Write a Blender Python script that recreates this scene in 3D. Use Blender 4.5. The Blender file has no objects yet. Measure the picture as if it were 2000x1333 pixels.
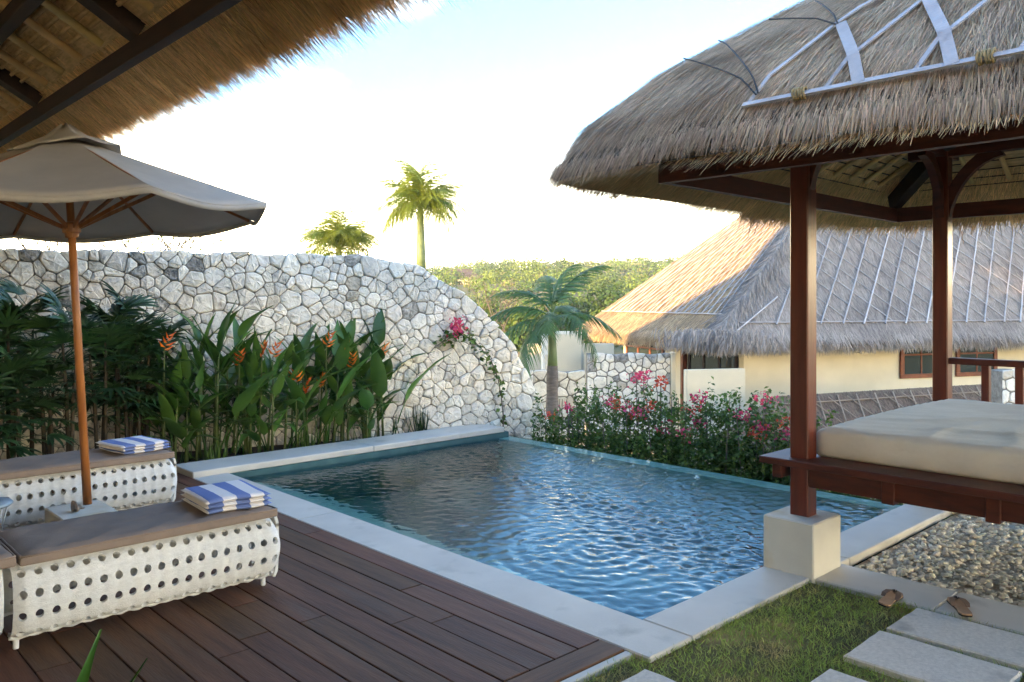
import bpy, bmesh, math, random
import numpy as np
from mathutils import Vector, Matrix

random.seed(7)
RNG = np.random.default_rng(11)
SC = bpy.context.scene
COL = SC.collection
R = math.radians

# ------------------------------------------------------------------ camera
cam_d = bpy.data.cameras.new('camera')
cam_d.sensor_width = 36.0
cam_d.lens = 28.44
cam_d.shift_y = -0.03825
cam_d.clip_start = 0.05
cam_d.clip_end = 3000.0
cam = bpy.data.objects.new('camera', cam_d)
cam.location = (0, 0, 1.6)
cam.rotation_euler = (R(90), 0, R(-43.453))
COL.objects.link(cam)
SC.camera = cam

# ------------------------------------------------------------------ sky, sun, exposure
SUN_EL = R(10.5)
SUN_AZ = math.atan2(-0.985, 0.17)
world = bpy.data.worlds.new('World')
SC.world = world
world.use_nodes = True
wt = world.node_tree
wn, wl = wt.nodes, wt.links
sky = wn.new('ShaderNodeTexSky')
sky.sky_type = 'NISHITA'
sky.sun_disc = False
sky.sun_elevation = SUN_EL
sky.sun_rotation = SUN_AZ
sky.air_density = 1.0
sky.dust_density = 0.2
sky.ozone_density = 5.6
# thin evening clouds, the same all round the sky
tc = wn.new('ShaderNodeTexCoord')
mp = wn.new('ShaderNodeMapping')
mp.inputs['Scale'].default_value = (1.0, 1.0, 3.2)
mp.inputs['Location'].default_value = (0.35, 0.1, 0.2)
wl.new(tc.outputs['Generated'], mp.inputs['Vector'])
nz = wn.new('ShaderNodeTexNoise')
nz.inputs['Scale'].default_value = 2.6
nz.inputs['Detail'].default_value = 8.0
nz.inputs['Roughness'].default_value = 0.5
nz.inputs['Distortion'].default_value = 0.25
wl.new(mp.outputs['Vector'], nz.inputs['Vector'])
sep = wn.new('ShaderNodeSeparateXYZ')
wl.new(tc.outputs['Generated'], sep.inputs[0])
lowf = wn.new('ShaderNodeMapRange')          # bright evening cloud bank round the horizon, thinning upwards, the same all round
lowf.inputs['From Min'].default_value = 0.04
lowf.inputs['From Max'].default_value = 0.25
lowf.inputs['To Min'].default_value = 1.0
lowf.inputs['To Max'].default_value = -0.09
wl.new(sep.outputs['Z'], lowf.inputs['Value'])
nm = wn.new('ShaderNodeMath'); nm.operation = 'MULTIPLY_ADD'
nm.inputs[1].default_value = 1.5; nm.inputs[2].default_value = -0.75
wl.new(nz.outputs['Fac'], nm.inputs[0])
cm = wn.new('ShaderNodeMath'); cm.operation = 'ADD'; cm.use_clamp = True
wl.new(nm.outputs[0], cm.inputs[0]); wl.new(lowf.outputs['Result'], cm.inputs[1])
mixc = wn.new('ShaderNodeMixRGB')
mixc.inputs['Color2'].default_value = (17.5, 15.2, 11.2, 1)
cpw = wn.new('ShaderNodeMath'); cpw.operation = 'POWER'; cpw.inputs[1].default_value = 1.25
wl.new(cm.outputs[0], cpw.inputs[0])
wl.new(cpw.outputs[0], mixc.inputs['Fac'])
wl.new(sky.outputs['Color'], mixc.inputs['Color1'])
bg = wn['Background']
bg.inputs['Strength'].default_value = 0.13
wl.new(mixc.outputs['Color'], bg.inputs['Color'])

S_DIR = Vector((math.sin(SUN_AZ) * math.cos(SUN_EL), math.cos(SUN_AZ) * math.cos(SUN_EL), math.sin(SUN_EL)))
sun_d = bpy.data.lights.new('sun', 'SUN')
sun_d.energy = 2.0
sun_d.angle = R(0.6)
sun_d.color = (1.0, 0.71, 0.42)
sun = bpy.data.objects.new('sun', sun_d)
sun.rotation_euler = (-S_DIR).to_track_quat('-Z', 'Y').to_euler()
sun.location = (-30, 5, 20)
COL.objects.link(sun)

SC.view_settings.view_transform = 'Standard'
SC.view_settings.look = 'None'
SC.view_settings.gamma = 1.0
SC.view_settings.use_curve_mapping = False
SC.view_settings.exposure = 3.42
SC.view_settings.use_white_balance = True          # the camera's shade setting
SC.view_settings.white_balance_temperature = 8000
SC.view_settings.white_balance_tint = 5.0
SC.render.engine = 'CYCLES'
SC.cycles.use_denoising = True
SC.cycles.max_bounces = 10
SC.cycles.transparent_max_bounces = 8
SC.cycles.sample_clamp_indirect = 6.0

# ------------------------------------------------------------------ helpers
def sset(node, key, v):
    if key in node.inputs:
        node.inputs[key].default_value = v

_M = {}
def pmat(name, c1, c2=None, scale=6.0, rough=0.7, bump=0.0, bscale=None, stretch=(1, 1, 1), island=0.0,
         obj=0.0, transl=0.0, spec=0.3, detail=4.0, c3=None, c3scale=2.0, c3w=0.35, dist=0.01, coord='Object', metal=0.0):
    """procedural material: two noise tones, optional blotches of a third, random tone per piece or blade"""
    if name in _M:
        return _M[name]
    m = bpy.data.materials.new(name)
    m.use_nodes = True
    nt = m.node_tree
    n, l = nt.nodes, nt.links
    b = n['Principled BSDF']
    b.inputs['Roughness'].default_value = rough
    b.inputs['Metallic'].default_value = metal
    sset(b, 'Specular IOR Level', spec)
    if c2 is None:
        c2 = tuple(x * 0.75 for x in c1)
    t = n.new('ShaderNodeTexCoord')
    mpn = n.new('ShaderNodeMapping')
    mpn.inputs['Scale'].default_value = stretch
    l.new(t.outputs[coord], mpn.inputs['Vector'])
    vec = mpn.outputs['Vector']
    if obj > 0:
        oi = n.new('ShaderNodeObjectInfo')
        ad = n.new('ShaderNodeVectorMath'); ad.operation = 'ADD'
        ml = n.new('ShaderNodeVectorMath'); ml.operation = 'SCALE'
        cb = n.new('ShaderNodeCombineXYZ')
        for i in range(3):
            l.new(oi.outputs['Random'], cb.inputs[i])
        l.new(cb.outputs[0], ml.inputs[0]); ml.inputs['Scale'].default_value = 37.0
        l.new(vec, ad.inputs[0]); l.new(ml.outputs[0], ad.inputs[1])
        vec = ad.outputs[0]
    nz1 = n.new('ShaderNodeTexNoise')
    nz1.inputs['Scale'].default_value = scale
    nz1.inputs['Detail'].default_value = detail
    nz1.inputs['Roughness'].default_value = 0.6
    l.new(vec, nz1.inputs['Vector'])
    rp = n.new('ShaderNodeValToRGB')
    rp.color_ramp.elements[0].position = 0.32
    rp.color_ramp.elements[1].position = 0.68
    rp.color_ramp.elements[0].color = (*c2, 1)
    rp.color_ramp.elements[1].color = (*c1, 1)
    l.new(nz1.outputs['Fac'], rp.inputs['Fac'])
    col = rp.outputs['Color']
    if c3 is not None:
        nz3 = n.new('ShaderNodeTexNoise')
        nz3.inputs['Scale'].default_value = c3scale
        nz3.inputs['Detail'].default_value = 6.0
        l.new(vec, nz3.inputs['Vector'])
        r3 = n.new('ShaderNodeValToRGB')
        r3.color_ramp.elements[0].position = 0.72 - c3w
        r3.color_ramp.elements[1].position = 0.86 - c3w * 0.7
        l.new(nz3.outputs['Fac'], r3.inputs['Fac'])
        mx = n.new('ShaderNodeMixRGB')
        mx.inputs['Color2'].default_value = (*c3, 1)
        l.new(r3.outputs['Color'], mx.inputs['Fac'])
        l.new(col, mx.inputs['Color1'])
        col = mx.outputs['Color']
    if island > 0 or obj > 0:
        hsv = n.new('ShaderNodeHueSaturation')
        l.new(col, hsv.inputs['Color'])
        if island > 0:
            src = n.new('ShaderNodeNewGeometry').outputs['Random Per Island']
            amp = island
        else:
            src = oi.outputs['Random']
            amp = obj
        mr = n.new('ShaderNodeMapRange')
        mr.inputs['To Min'].default_value = 1 - amp
        mr.inputs['To Max'].default_value = 1 + amp
        l.new(src, mr.inputs['Value'])
        l.new(mr.outputs['Result'], hsv.inputs['Value'])
        m2 = n.new('ShaderNodeMath'); m2.operation = 'MULTIPLY_ADD'
        wn_ = n.new('ShaderNodeTexWhiteNoise'); wn_.noise_dimensions = '1D'
        l.new(src, wn_.inputs['W'])
        l.new(wn_.outputs['Value'], m2.inputs[0])
        m2.inputs[1].default_value = 0.03 * min(1, amp * 3)
        m2.inputs[2].default_value = 0.5 - 0.015 * min(1, amp * 3)
        l.new(m2.outputs[0], hsv.inputs['Hue'])
        col = hsv.outputs['Color']
    l.new(col, b.inputs['Base Color'])
    if bump > 0:
        nb = n.new('ShaderNodeTexNoise')
        nb.inputs['Scale'].default_value = bscale or scale * 4
        nb.inputs['Detail'].default_value = 6.0
        l.new(vec, nb.inputs['Vector'])
        bn = n.new('ShaderNodeBump')
        bn.inputs['Strength'].default_value = bump
        bn.inputs['Distance'].default_value = dist
        l.new(nb.outputs['Fac'], bn.inputs['Height'])
        l.new(bn.outputs['Normal'], b.inputs['Normal'])
    if transl > 0:
        out = n['Material Output']
        tr = n.new('ShaderNodeBsdfTranslucent')
        l.new(col, tr.inputs['Color'])
        ms = n.new('ShaderNodeMixShader')
        ms.inputs['Fac'].default_value = transl
        l.new(b.outputs[0], ms.inputs[1]); l.new(tr.outputs[0], ms.inputs[2])
        l.new(ms.outputs[0], out.inputs['Surface'])
    _M[name] = m
    return m

def tag(o, label=None, cat=None, group=None, kind=None):
    if label: o['label'] = label
    if cat: o['category'] = cat
    if group: o['group'] = group
    if kind: o['kind'] = kind
    return o

WOFF = {}
def thing(name, label, cat, loc=(0, 0, 0), group=None):
    o = bpy.data.objects.new(name, None)
    o.location = loc
    WOFF[o.name] = Vector(loc)
    o.empty_display_size = 0.2
    COL.objects.link(o)
    return tag(o, label, cat, group)

def link(name, me, mat=None, parent=None, smooth=False):
    if mat is not None and not me.materials:
        me.materials.append(mat)
    o = bpy.data.objects.new(name, me)
    COL.objects.link(o)
    if parent is not None:
        o.parent = parent
        o.matrix_parent_inverse = Matrix.Translation(-WOFF[parent.name])
    WOFF[o.name] = Vector((0, 0, 0))
    return o

def place(name, me, parent, loc, rot=(0, 0, 0), scl=(1, 1, 1)):
    """a copy sharing mesh data, at a world position below parent (parents are never rotated)"""
    o = bpy.data.objects.new(name, me)
    COL.objects.link(o)
    if parent is not None:
        o.parent = parent
        o.location = Vector(loc) - WOFF[parent.name]
    else:
        o.location = loc
    o.rotation_euler = rot
    o.scale = scl
    return o

def npmesh(name, V, F, mat=None, smooth=False):
    """fast mesh from arrays; F is (n,3) or (n,4), all faces of one size"""
    V = np.ascontiguousarray(V, dtype=np.float32)
    F = np.ascontiguousarray(F, dtype=np.int32)
    me = bpy.data.meshes.new(name)
    k = F.shape[1]
    me.vertices.add(len(V)); me.vertices.foreach_set('co', V.ravel())
    me.loops.add(F.size); me.loops.foreach_set('vertex_index', F.ravel())
    me.polygons.add(len(F))
    me.polygons.foreach_set('loop_start', np.arange(0, F.size, k, dtype=np.int32))
    me.polygons.foreach_set('loop_total', np.full(len(F), k, dtype=np.int32))
    if smooth:
        me.polygons.foreach_set('use_smooth', np.ones(len(F), dtype=bool))
    me.update(calc_edges=True)
    if mat: me.materials.append(mat)
    return me

class MB:
    """collects shapes into one mesh"""
    def __init__(s):
        s.v, s.f = [], []
    def add(s, V, F):
        o = len(s.v)
        s.v += [tuple(p) for p in V]
        s.f += [tuple(i + o for i in q) for q in F]
        return s
    def box(s, x0, x1, y0, y1, z0, z1, c=0.004, M=None):
        lo = (min(x0, x1), min(y0, y1), min(z0, z1)); hi = (max(x0, x1), max(y0, y1), max(z0, z1))
        c = min(c, *(0.45 * (hi[i] - lo[i]) for i in range(3)))
        V, idx = [], {}
        for sx in (0, 1):
            for sy in (0, 1):
                for sz in (0, 1):
                    sg = (sx, sy, sz)
                    for a in range(3):
                        p = []
                        for k in range(3):
                            q = hi[k] if sg[k] else lo[k]
                            if k != a: q += -c if sg[k] else c
                            p.append(q)
                        idx[(sg, a)] = len(V); V.append(p)
        F = []
        for a in range(3):
            b, d = [k for k in range(3) if k != a]
            for sgn in (0, 1):
                q = []
                for sb, sd in ((0, 0), (1, 0), (1, 1), (0, 1)):
                    t = [0, 0, 0]; t[a] = sgn; t[b] = sb; t[d] = sd
                    q.append(idx[(tuple(t), a)])
                F.append(q)
        for a in range(3):                      # edges along a
            b, d = [k for k in range(3) if k != a]
            for sb in (0, 1):
                for sd in (0, 1):
                    t0 = [0, 0, 0]; t0[b] = sb; t0[d] = sd
                    t1 = list(t0); t1[a] = 1
                    F.append([idx[(tuple(t0), b)], idx[(tuple(t1), b)], idx[(tuple(t1), d)], idx[(tuple(t0), d)]])
        for sx in (0, 1):
            for sy in (0, 1):
                for sz in (0, 1):
                    F.append([idx[((sx, sy, sz), a)] for a in range(3)])
        if M is not None:
            V = [M @ Vector(p) for p in V]
        return s.add(V, F)
    def beam(s, p0, p1, w, h, c=0.004, up=(0, 0, 1)):
        """a squared bar from p0 to p1, w wide and h high"""
        p0, p1 = Vector(p0), Vector(p1)
        d = p1 - p0; L = d.length; d.normalize()
        side = d.cross(Vector(up)).normalized()
        u = side.cross(d).normalized()
        M = Matrix(((d.x, side.x, u.x, p0.x), (d.y, side.y, u.y, p0.y), (d.z, side.z, u.z, p0.z), (0, 0, 0, 1)))
        return s.box(0, L, -w / 2, w / 2, -h / 2, h / 2, c, M)
    def tube(s, P, rad, n=8, cap=True):
        P = [Vector(p) for p in P]
        if not hasattr(rad, '__len__'): rad = [rad] * len(P)
        V, F = [], []
        ref = None
        for i, p in enumerate(P):
            d = (P[min(i + 1, len(P) - 1)] - P[max(i - 1, 0)]).normalized()
            if ref is None:
                ref = d.orthogonal().normalized()
            a = (ref - d * ref.dot(d))
            a = a.normalized() if a.length > 1e-6 else d.orthogonal().normalized()
            ref = a
            b = d.cross(a)
            for k in range(n):
                t = 2 * math.pi * k / n
                V.append(p + (a * math.cos(t) + b * math.sin(t)) * rad[i])
        for i in range(len(P) - 1):
            for k in range(n):
                k2 = (k + 1) % n
                F.append((i * n + k, i * n + k2, (i + 1) * n + k2, (i + 1) * n + k))
        if cap:
            F.append(tuple(range(n - 1, -1, -1)))
            F.append(tuple((len(P) - 1) * n + k for k in range(n)))
        return s.add(V, F)
    def lathe(s, prof, c=(0, 0, 0), n=24):
        V, F = [], []
        for r, z in prof:
            for k in range(n):
                t = 2 * math.pi * k / n
                V.append((c[0] + r * math.cos(t), c[1] + r * math.sin(t), c[2] + z))
        for i in range(len(prof) - 1):
            for k in range(n):
                k2 = (k + 1) % n
                F.append((i * n + k, i * n + k2, (i + 1) * n + k2, (i + 1) * n + k))
        F.append(tuple(range(n - 1, -1, -1)))
        F.append(tuple((len(prof) - 1) * n + k for k in range(n)))
        return s.add(V, F)
    def prism(s, pts, ax, t0, t1):
        """outline pts (2-D) extruded along axis ax from t0 to t1"""
        def P(q, t):
            if ax == 0: return (t, q[0], q[1])
            if ax == 1: return (q[0], t, q[1])
            return (q[0], q[1], t)
        n = len(pts)
        V = [P(q, t0) for q in pts] + [P(q, t1) for q in pts]
        F = [tuple(range(n)), tuple(range(2 * n - 1, n - 1, -1))]
        F += [(i, (i + 1) % n, n + (i + 1) % n, n + i) for i in range(n)]
        return s.add(V, F)
    def mesh(s, name, mat=None, smooth=False, fix=True):
        me = bpy.data.meshes.new(name)
        me.from_pydata([tuple(map(float, p)) for p in s.v], [], s.f)
        if fix:
            bm = bmesh.new(); bm.from_mesh(me)
            bmesh.ops.recalc_face_normals(bm, faces=bm.faces)
            bm.to_mesh(me); bm.free()
        if smooth:
            for p in me.polygons: p.use_smooth = True
        if mat: me.materials.append(mat)
        me.update()
        return me
    def build(s, name, mat, parent=None, smooth=False, fix=True):
        return link(name, s.mesh(name, mat, smooth, fix), None, parent)

def unit(a):
    return a / np.maximum(np.linalg.norm(a, axis=-1, keepdims=True), 1e-9)

def blades(P, D, N, L, W, bend=0.0, segs=1):
    """thin tapering blades: roots P, directions D, face normals N, lengths L, widths W"""
    D = unit(D)
    S = unit(np.cross(D, N)) * (W[:, None] * 0.5)
    N2 = unit(np.cross(S, D))
    rows = []
    for i in range(segs + 1):
        t = i / segs
        c = P + D * (L * t)[:, None] + N2 * (bend * L * t * t)[:, None] if np.ndim(bend) else P + D * (L * t)[:, None] + N2 * (bend * L * t * t)[:, None]
        w = 1.0 - 0.75 * t ** 2
        rows += [c - S * w, c + S * w]
    k = len(rows)
    V = np.stack(rows, 1).reshape(-1, 3)
    b = (np.arange(len(P)) * k)[:, None]
    F = np.concatenate([b + np.array([[2 * i, 2 * i + 1, 2 * i + 3, 2 * i + 2]]) for i in range(segs)], 0)
    return V, F

def rvec(n):
    return unit(RNG.normal(size=(n, 3)))

def leafquads(P, size, aspect=0.5, up=0.3, out=None):
    """small pointed leaves (two triangles folded on a midrib) at P, facing at random but mostly upwards"""
    n = len(P)
    N = rvec(n); N[:, 2] = np.abs(N[:, 2]) + up
    if out is not None:
        N = N * 0.45 + out
    N = unit(N)
    D = unit(np.cross(N, rvec(n)))
    S = np.cross(N, D)
    L = size * RNG.uniform(0.6, 1.25, n)
    a = P - D * (L * 0.5)[:, None]
    b = P + D * (L * 0.5)[:, None]
    w = (L * aspect * 0.5)[:, None]
    c = P + S * w + N * w * 0.35
    d = P - S * w + N * w * 0.35
    V = np.stack([a, c, b, d], 1).reshape(-1, 3)
    i = (np.arange(n) * 4)[:, None]
    F = np.concatenate([i + np.array([[0, 1, 2]]), i + np.array([[0, 2, 3]])], 0)
    return V, F

# ------------------------------------------------------------------ materials
M_coping = pmat('pale_stone', (0.63, 0.58, 0.50), (0.54, 0.495, 0.43), 2.2, 0.55, 0.12, 60, c3=(0.36, 0.335, 0.285), c3scale=3.0, c3w=0.12, spec=0.35)
M_wood = pmat('deck_wood', (0.165, 0.070, 0.034), (0.085, 0.037, 0.020), 3.2, 0.62, 0.25, 26, stretch=(6, 0.55, 4), obj=0.22, c3=(0.125, 0.080, 0.055), c3scale=1.3, c3w=0.16, spec=0.2)
M_woodx = pmat('deck_wood_cross', (0.165, 0.070, 0.034), (0.085, 0.037, 0.020), 3.2, 0.62, 0.25, 26, stretch=(0.55, 6, 4), obj=0.22, c3=(0.125, 0.080, 0.055), c3scale=1.3, c3w=0.16, spec=0.2)
M_dark = pmat('dark_timber_void', (0.03, 0.022, 0.018), None, 5, 0.9)
M_soil = pmat('garden_soil', (0.07, 0.05, 0.035), (0.035, 0.026, 0.02), 14, 0.95, 0.6, 40, dist=0.03)
M_redwood = pmat('red_stained_timber', (0.165, 0.028, 0.012), (0.085, 0.016, 0.008), 4, 0.32, 0.12, 30, stretch=(5, 5, 0.5), spec=0.5)
M_redwoodh = pmat('red_stained_timber_h', (0.120, 0.027, 0.014), (0.060, 0.015, 0.009), 4, 0.5, 0.12, 30, stretch=(1.2, 1.2, 6), spec=0.3)
M_beamdark = pmat('dark_beam_timber', (0.042, 0.020, 0.013), (0.022, 0.011, 0.008), 5, 0.75, 0.1, 30, stretch=(3, 0.6, 3))
M_straw = pmat('grey_tan_straw', (0.66, 0.465, 0.305), (0.42, 0.29, 0.19), 1.6, 0.85, island=0.42, spec=0.15, transl=0.12)
M_strawbase = pmat('thatch_body', (0.22, 0.165, 0.115), (0.12, 0.085, 0.06), 20, 0.95, 0.8, 90, stretch=(1, 1, 0.35), dist=0.03)
M_strawgrey = pmat('weathered_grey_straw', (0.37, 0.31, 0.265), (0.25, 0.21, 0.185), 0.8, 0.9, island=0.35, spec=0.1, transl=0.08)
M_strawgold = pmat('golden_straw', (0.88, 0.60, 0.30), (0.64, 0.41, 0.19), 2.0, 0.85, island=0.45, spec=0.15, transl=0.15)
M_thatchin = pmat('thatch_underside', (0.78, 0.55, 0.29), (0.50, 0.34, 0.17), 9, 0.9, 0.8, 60, stretch=(5, 1, 5), dist=0.02)
M_bamboo = pmat('tan_bamboo', (0.64, 0.43, 0.18), (0.42, 0.27, 0.11), 3, 0.45, 0.1, 30, obj=0.2, spec=0.4)
M_bambooW = pmat('bleached_bamboo', (0.58, 0.54, 0.53), (0.42, 0.37, 0.36), 5, 0.6, 0.15, 50, obj=0.15, c3=(0.27, 0.20, 0.17), c3scale=7, c3w=0.12)
M_stone = pmat('white_coral_stone', (0.88, 0.80, 0.67), (0.75, 0.67, 0.56), 7, 0.9, 0.55, 38, obj=0.12, c3=(0.46, 0.41, 0.35), c3scale=13, c3w=0.165, dist=0.02, spec=0.15)
M_stoneD = pmat('blackened_coral_stone', (0.58, 0.54, 0.48), (0.16, 0.15, 0.135), 20, 0.95, 0.7, 38, obj=0.2, dist=0.02, spec=0.1)
M_stoneT = pmat('tan_coral_stone', (0.70, 0.62, 0.50), (0.54, 0.45, 0.34), 8, 0.95, 0.6, 38, obj=0.15, c3=(0.40, 0.29, 0.18), c3scale=7, c3w=0.14, dist=0.02, spec=0.1)
M_stones = pmat('white_coral_stones', (0.88, 0.80, 0.67), (0.75, 0.67, 0.56), 7, 0.9, 0.55, 38, island=0.16, c3=(0.34, 0.31, 0.275), c3scale=5, c3w=0.17, dist=0.02, spec=0.15)
M_joint = pmat('dark_joint', (0.30, 0.265, 0.215), (0.15, 0.13, 0.105), 12, 0.95, 0.6, 50, dist=0.02)
M_white = pmat('white_woven_rattan', (0.80, 0.79, 0.76), (0.68, 0.67, 0.64), 30, 0.5, 0.55, 130, stretch=(1, 1, 2.2), dist=0.006, spec=0.4)
M_whiteleg = pmat('white_enamel', (0.8, 0.8, 0.78), (0.7, 0.7, 0.68), 8, 0.35)
M_taupe = pmat('taupe_canvas', (0.30, 0.225, 0.18), (0.24, 0.185, 0.155), 5, 0.9, 0.35, 260, dist=0.004, spec=0.1)
M_canvas = pmat('sand_canvas', (0.55, 0.485, 0.42), (0.48, 0.425, 0.37), 3, 0.95, 0.25, 300, dist=0.004, transl=0.22, spec=0.08)
M_teak = pmat('orange_teak', (0.42, 0.15, 0.040), (0.25, 0.08, 0.022), 4, 0.4, 0.1, 40, stretch=(6, 6, 0.6), spec=0.4)
M_sheet = pmat('cream_cotton', (0.82, 0.72, 0.59), (0.73, 0.63, 0.505), 3, 0.95, 0.3, 18, dist=0.012, spec=0.08)
M_plaster = pmat('cream_plaster', (0.70, 0.59, 0.42), (0.62, 0.52, 0.365), 1.2, 0.9, 0.15, 60, spec=0.15)
M_plinth = pmat('white_plaster', (0.72, 0.68, 0.59), (0.64, 0.60, 0.52), 3, 0.85, 0.15, 60, c3=(0.58, 0.45, 0.27), c3scale=3.0, c3w=0.19, spec=0.2)
M_paver = pmat('pebble_wash_paver', (0.72, 0.665, 0.585), (0.57, 0.525, 0.46), 60, 0.85, 0.5, 160, dist=0.006, c3=(0.34, 0.32, 0.29), c3scale=4, c3w=0.1, spec=0.2)
M_pebble = pmat('cream_pebble', (0.90, 0.79, 0.62), (0.74, 0.62, 0.46), 12, 0.75, 0.25, 50, obj=0.35, c3=(0.40, 0.24, 0.12), c3scale=6, c3w=0.08)
M_pebbles = pmat('cream_pebbles', (0.90, 0.79, 0.62), (0.74, 0.62, 0.46), 12, 0.75, 0.25, 50, island=0.35, c3=(0.40, 0.24, 0.12), c3scale=6, c3w=0.08)
M_grass = pmat('lawn_grass', (0.40, 0.47, 0.125), (0.25, 0.35, 0.08), 2.2, 0.7, island=0.38, c3=(0.52, 0.41, 0.20), c3scale=3.4, c3w=0.20, transl=0.25, spec=0.2)
M_turf = pmat('turf_soil', (0.14, 0.13, 0.05), (0.10, 0.08, 0.035), 5, 0.95, 0.6, 60, c3=(0.48, 0.33, 0.14), c3scale=2.6, c3w=0.2)
M_leafH = pmat('heliconia_leaf', (0.085, 0.185, 0.032), (0.040, 0.105, 0.020), 3, 0.34, 0.1, 30, obj=0.32, transl=0.2, spec=0.5)
M_leafR = pmat('lady_palm_leaf', (0.036, 0.090, 0.026), (0.018, 0.050, 0.016), 3, 0.38, obj=0.35, transl=0.12, spec=0.5)
M_stemH = pmat('green_stem', (0.13, 0.16, 0.045), (0.07, 0.09, 0.03), 6, 0.6)
M_stemR = pmat('fibrous_cane', (0.085, 0.06, 0.035), (0.035, 0.026, 0.018), 12, 0.9, 0.5, 60)
M_palm = pmat('palm_frond_green', (0.080, 0.160, 0.026), (0.040, 0.095, 0.018), 2, 0.42, obj=0.25, island=0.2, transl=0.25, spec=0.5)
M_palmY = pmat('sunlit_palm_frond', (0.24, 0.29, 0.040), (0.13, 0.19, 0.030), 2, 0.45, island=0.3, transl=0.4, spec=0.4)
M_bark = pmat('palm_bark', (0.24, 0.19, 0.155), (0.12, 0.095, 0.08), 6, 0.95, 0.7, 20, stretch=(1, 1, 5), dist=0.03)
M_palmgreen = pmat('palm_crownshaft', (0.20, 0.25, 0.11), (0.13, 0.17, 0.08), 4, 0.5)
M_boug = pmat('bougainvillea_leaf', (0.125, 0.200, 0.036), (0.060, 0.115, 0.024), 3, 0.5, island=0.4, transl=0.28, spec=0.3)
M_pink = pmat('pink_bract', (0.78, 0.10, 0.20), (0.66, 0.06, 0.13), 9, 0.6, island=0.3, transl=0.35, spec=0.2)
M_coral = pmat('coral_bract', (0.75, 0.13, 0.055), (0.60, 0.07, 0.05), 9, 0.6, island=0.3, transl=0.35, spec=0.2)
M_orange = pmat('orange_bract', (0.80, 0.26, 0.03), (0.75, 0.12, 0.02), 12, 0.5, obj=0.25, transl=0.2)
M_twig = pmat('grey_twig', (0.17, 0.13, 0.10), (0.09, 0.07, 0.055), 9, 0.9)
def woodmat():
    m = bpy.data.materials.new('wood_foliage'); m.use_nodes = True
    n, l = m.node_tree.nodes, m.node_tree.links
    b = n['Principled BSDF']; b.inputs['Roughness'].default_value = 0.75
    sset(b, 'Specular IOR Level', 0.1)
    at = n.new('ShaderNodeAttribute'); at.attribute_name = 'species'
    rp = n.new('ShaderNodeValToRGB'); rp.color_ramp.interpolation = 'CONSTANT'
    e = rp.color_ramp.elements
    e[0].position = 0.0; e[0].color = (0.050, 0.090, 0.018, 1)
    e[1].position = 0.22; e[1].color = (0.120, 0.180, 0.030, 1)
    for p, c in ((0.42, (0.155, 0.205, 0.038)), (0.60, (0.070, 0.130, 0.028)), (0.78, (0.170, 0.165, 0.065)), (0.84, (0.042, 0.078, 0.018)), (0.95, (0.17, 0.14, 0.09))):
        x = e.new(p); x.color = (*c, 1)
    l.new(at.outputs['Fac'], rp.inputs['Fac'])
    g = n.new('ShaderNodeNewGeometry'); mr = n.new('ShaderNodeMapRange'); mr.inputs['To Min'].default_value = 0.82; mr.inputs['To Max'].default_value = 1.15
    l.new(g.outputs['Random Per Island'], mr.inputs['Value'])
    h = n.new('ShaderNodeHueSaturation'); l.new(rp.outputs[0], h.inputs['Color']); l.new(mr.outputs[0], h.inputs['Value'])
    l.new(h.outputs[0], b.inputs['Base Color'])
    return m
M_wood1 = woodmat()
M_terrain = pmat('dry_hillside', (0.13, 0.125, 0.05), (0.07, 0.075, 0.03), 0.05, 0.95)
M_sole = pmat('brown_slipper_sole', (0.42, 0.25, 0.15), (0.34, 0.20, 0.115), 30, 0.75, 0.4, 90, dist=0.003)
M_soled = pmat('black_rubber', (0.025, 0.02, 0.02), None, 9, 0.7)
M_strap = pmat('brown_strap', (0.24, 0.15, 0.10), (0.17, 0.10, 0.065), 20, 0.7)
M_shell = pmat('sea_shell', (0.55, 0.43, 0.33), (0.32, 0.22, 0.16), 24, 0.6, 0.6, 60, dist=0.01)
M_metalblue = pmat('grey_blue_enamel', (0.22, 0.29, 0.34), (0.18, 0.24, 0.29), 4, 0.35, spec=0.5)
M_wire = pmat('galvanised_wire', (0.55, 0.57, 0.58), (0.4, 0.42, 0.43), 9, 0.35, metal=0.6)
M_winwood = pmat('red_window_timber', (0.22, 0.055, 0.018), (0.13, 0.03, 0.012), 4, 0.45)
M_tile = pmat('pool_stone_tile', (0.050, 0.130, 0.135), (0.030, 0.090, 0.100), 3.5, 0.6, c3=(0.11, 0.21, 0.19), c3scale=1.4, c3w=0.2)
M_tilepale = pmat('pale_pool_ledge', (0.42, 0.55, 0.48), (0.30, 0.44, 0.39), 4, 0.6)
M_rooftile = pmat('brown_roof_tile', (0.10, 0.062, 0.048), (0.07, 0.042, 0.034), 3, 0.85)
M_net = pmat('grey_bamboo_pole', (0.46, 0.42, 0.40), (0.33, 0.29, 0.28), 5, 0.7, obj=0.2)
M_nett = pmat('brown_bamboo_pole', (0.36, 0.27, 0.19), (0.24, 0.175, 0.12), 5, 0.7, obj=0.2)
M_rope = pmat('straw_rope', (0.50, 0.36, 0.18), (0.34, 0.23, 0.11), 30, 0.9)
M_wiredark = pmat('dark_tie_wire', (0.045, 0.038, 0.035), None, 6, 0.6)

def glassmat(name, tint, rough=0.03):
    m = bpy.data.materials.new(name); m.use_nodes = True
    b = m.node_tree.nodes['Principled BSDF']
    b.inputs['Base Color'].default_value = (*tint, 1)
    b.inputs['Roughness'].default_value = rough
    b.inputs['Metallic'].default_value = 0.0
    sset(b, 'Specular IOR Level', 0.9)
    return m
M_glass = glassmat('dark_window_glass', (0.02, 0.028, 0.026))

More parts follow.
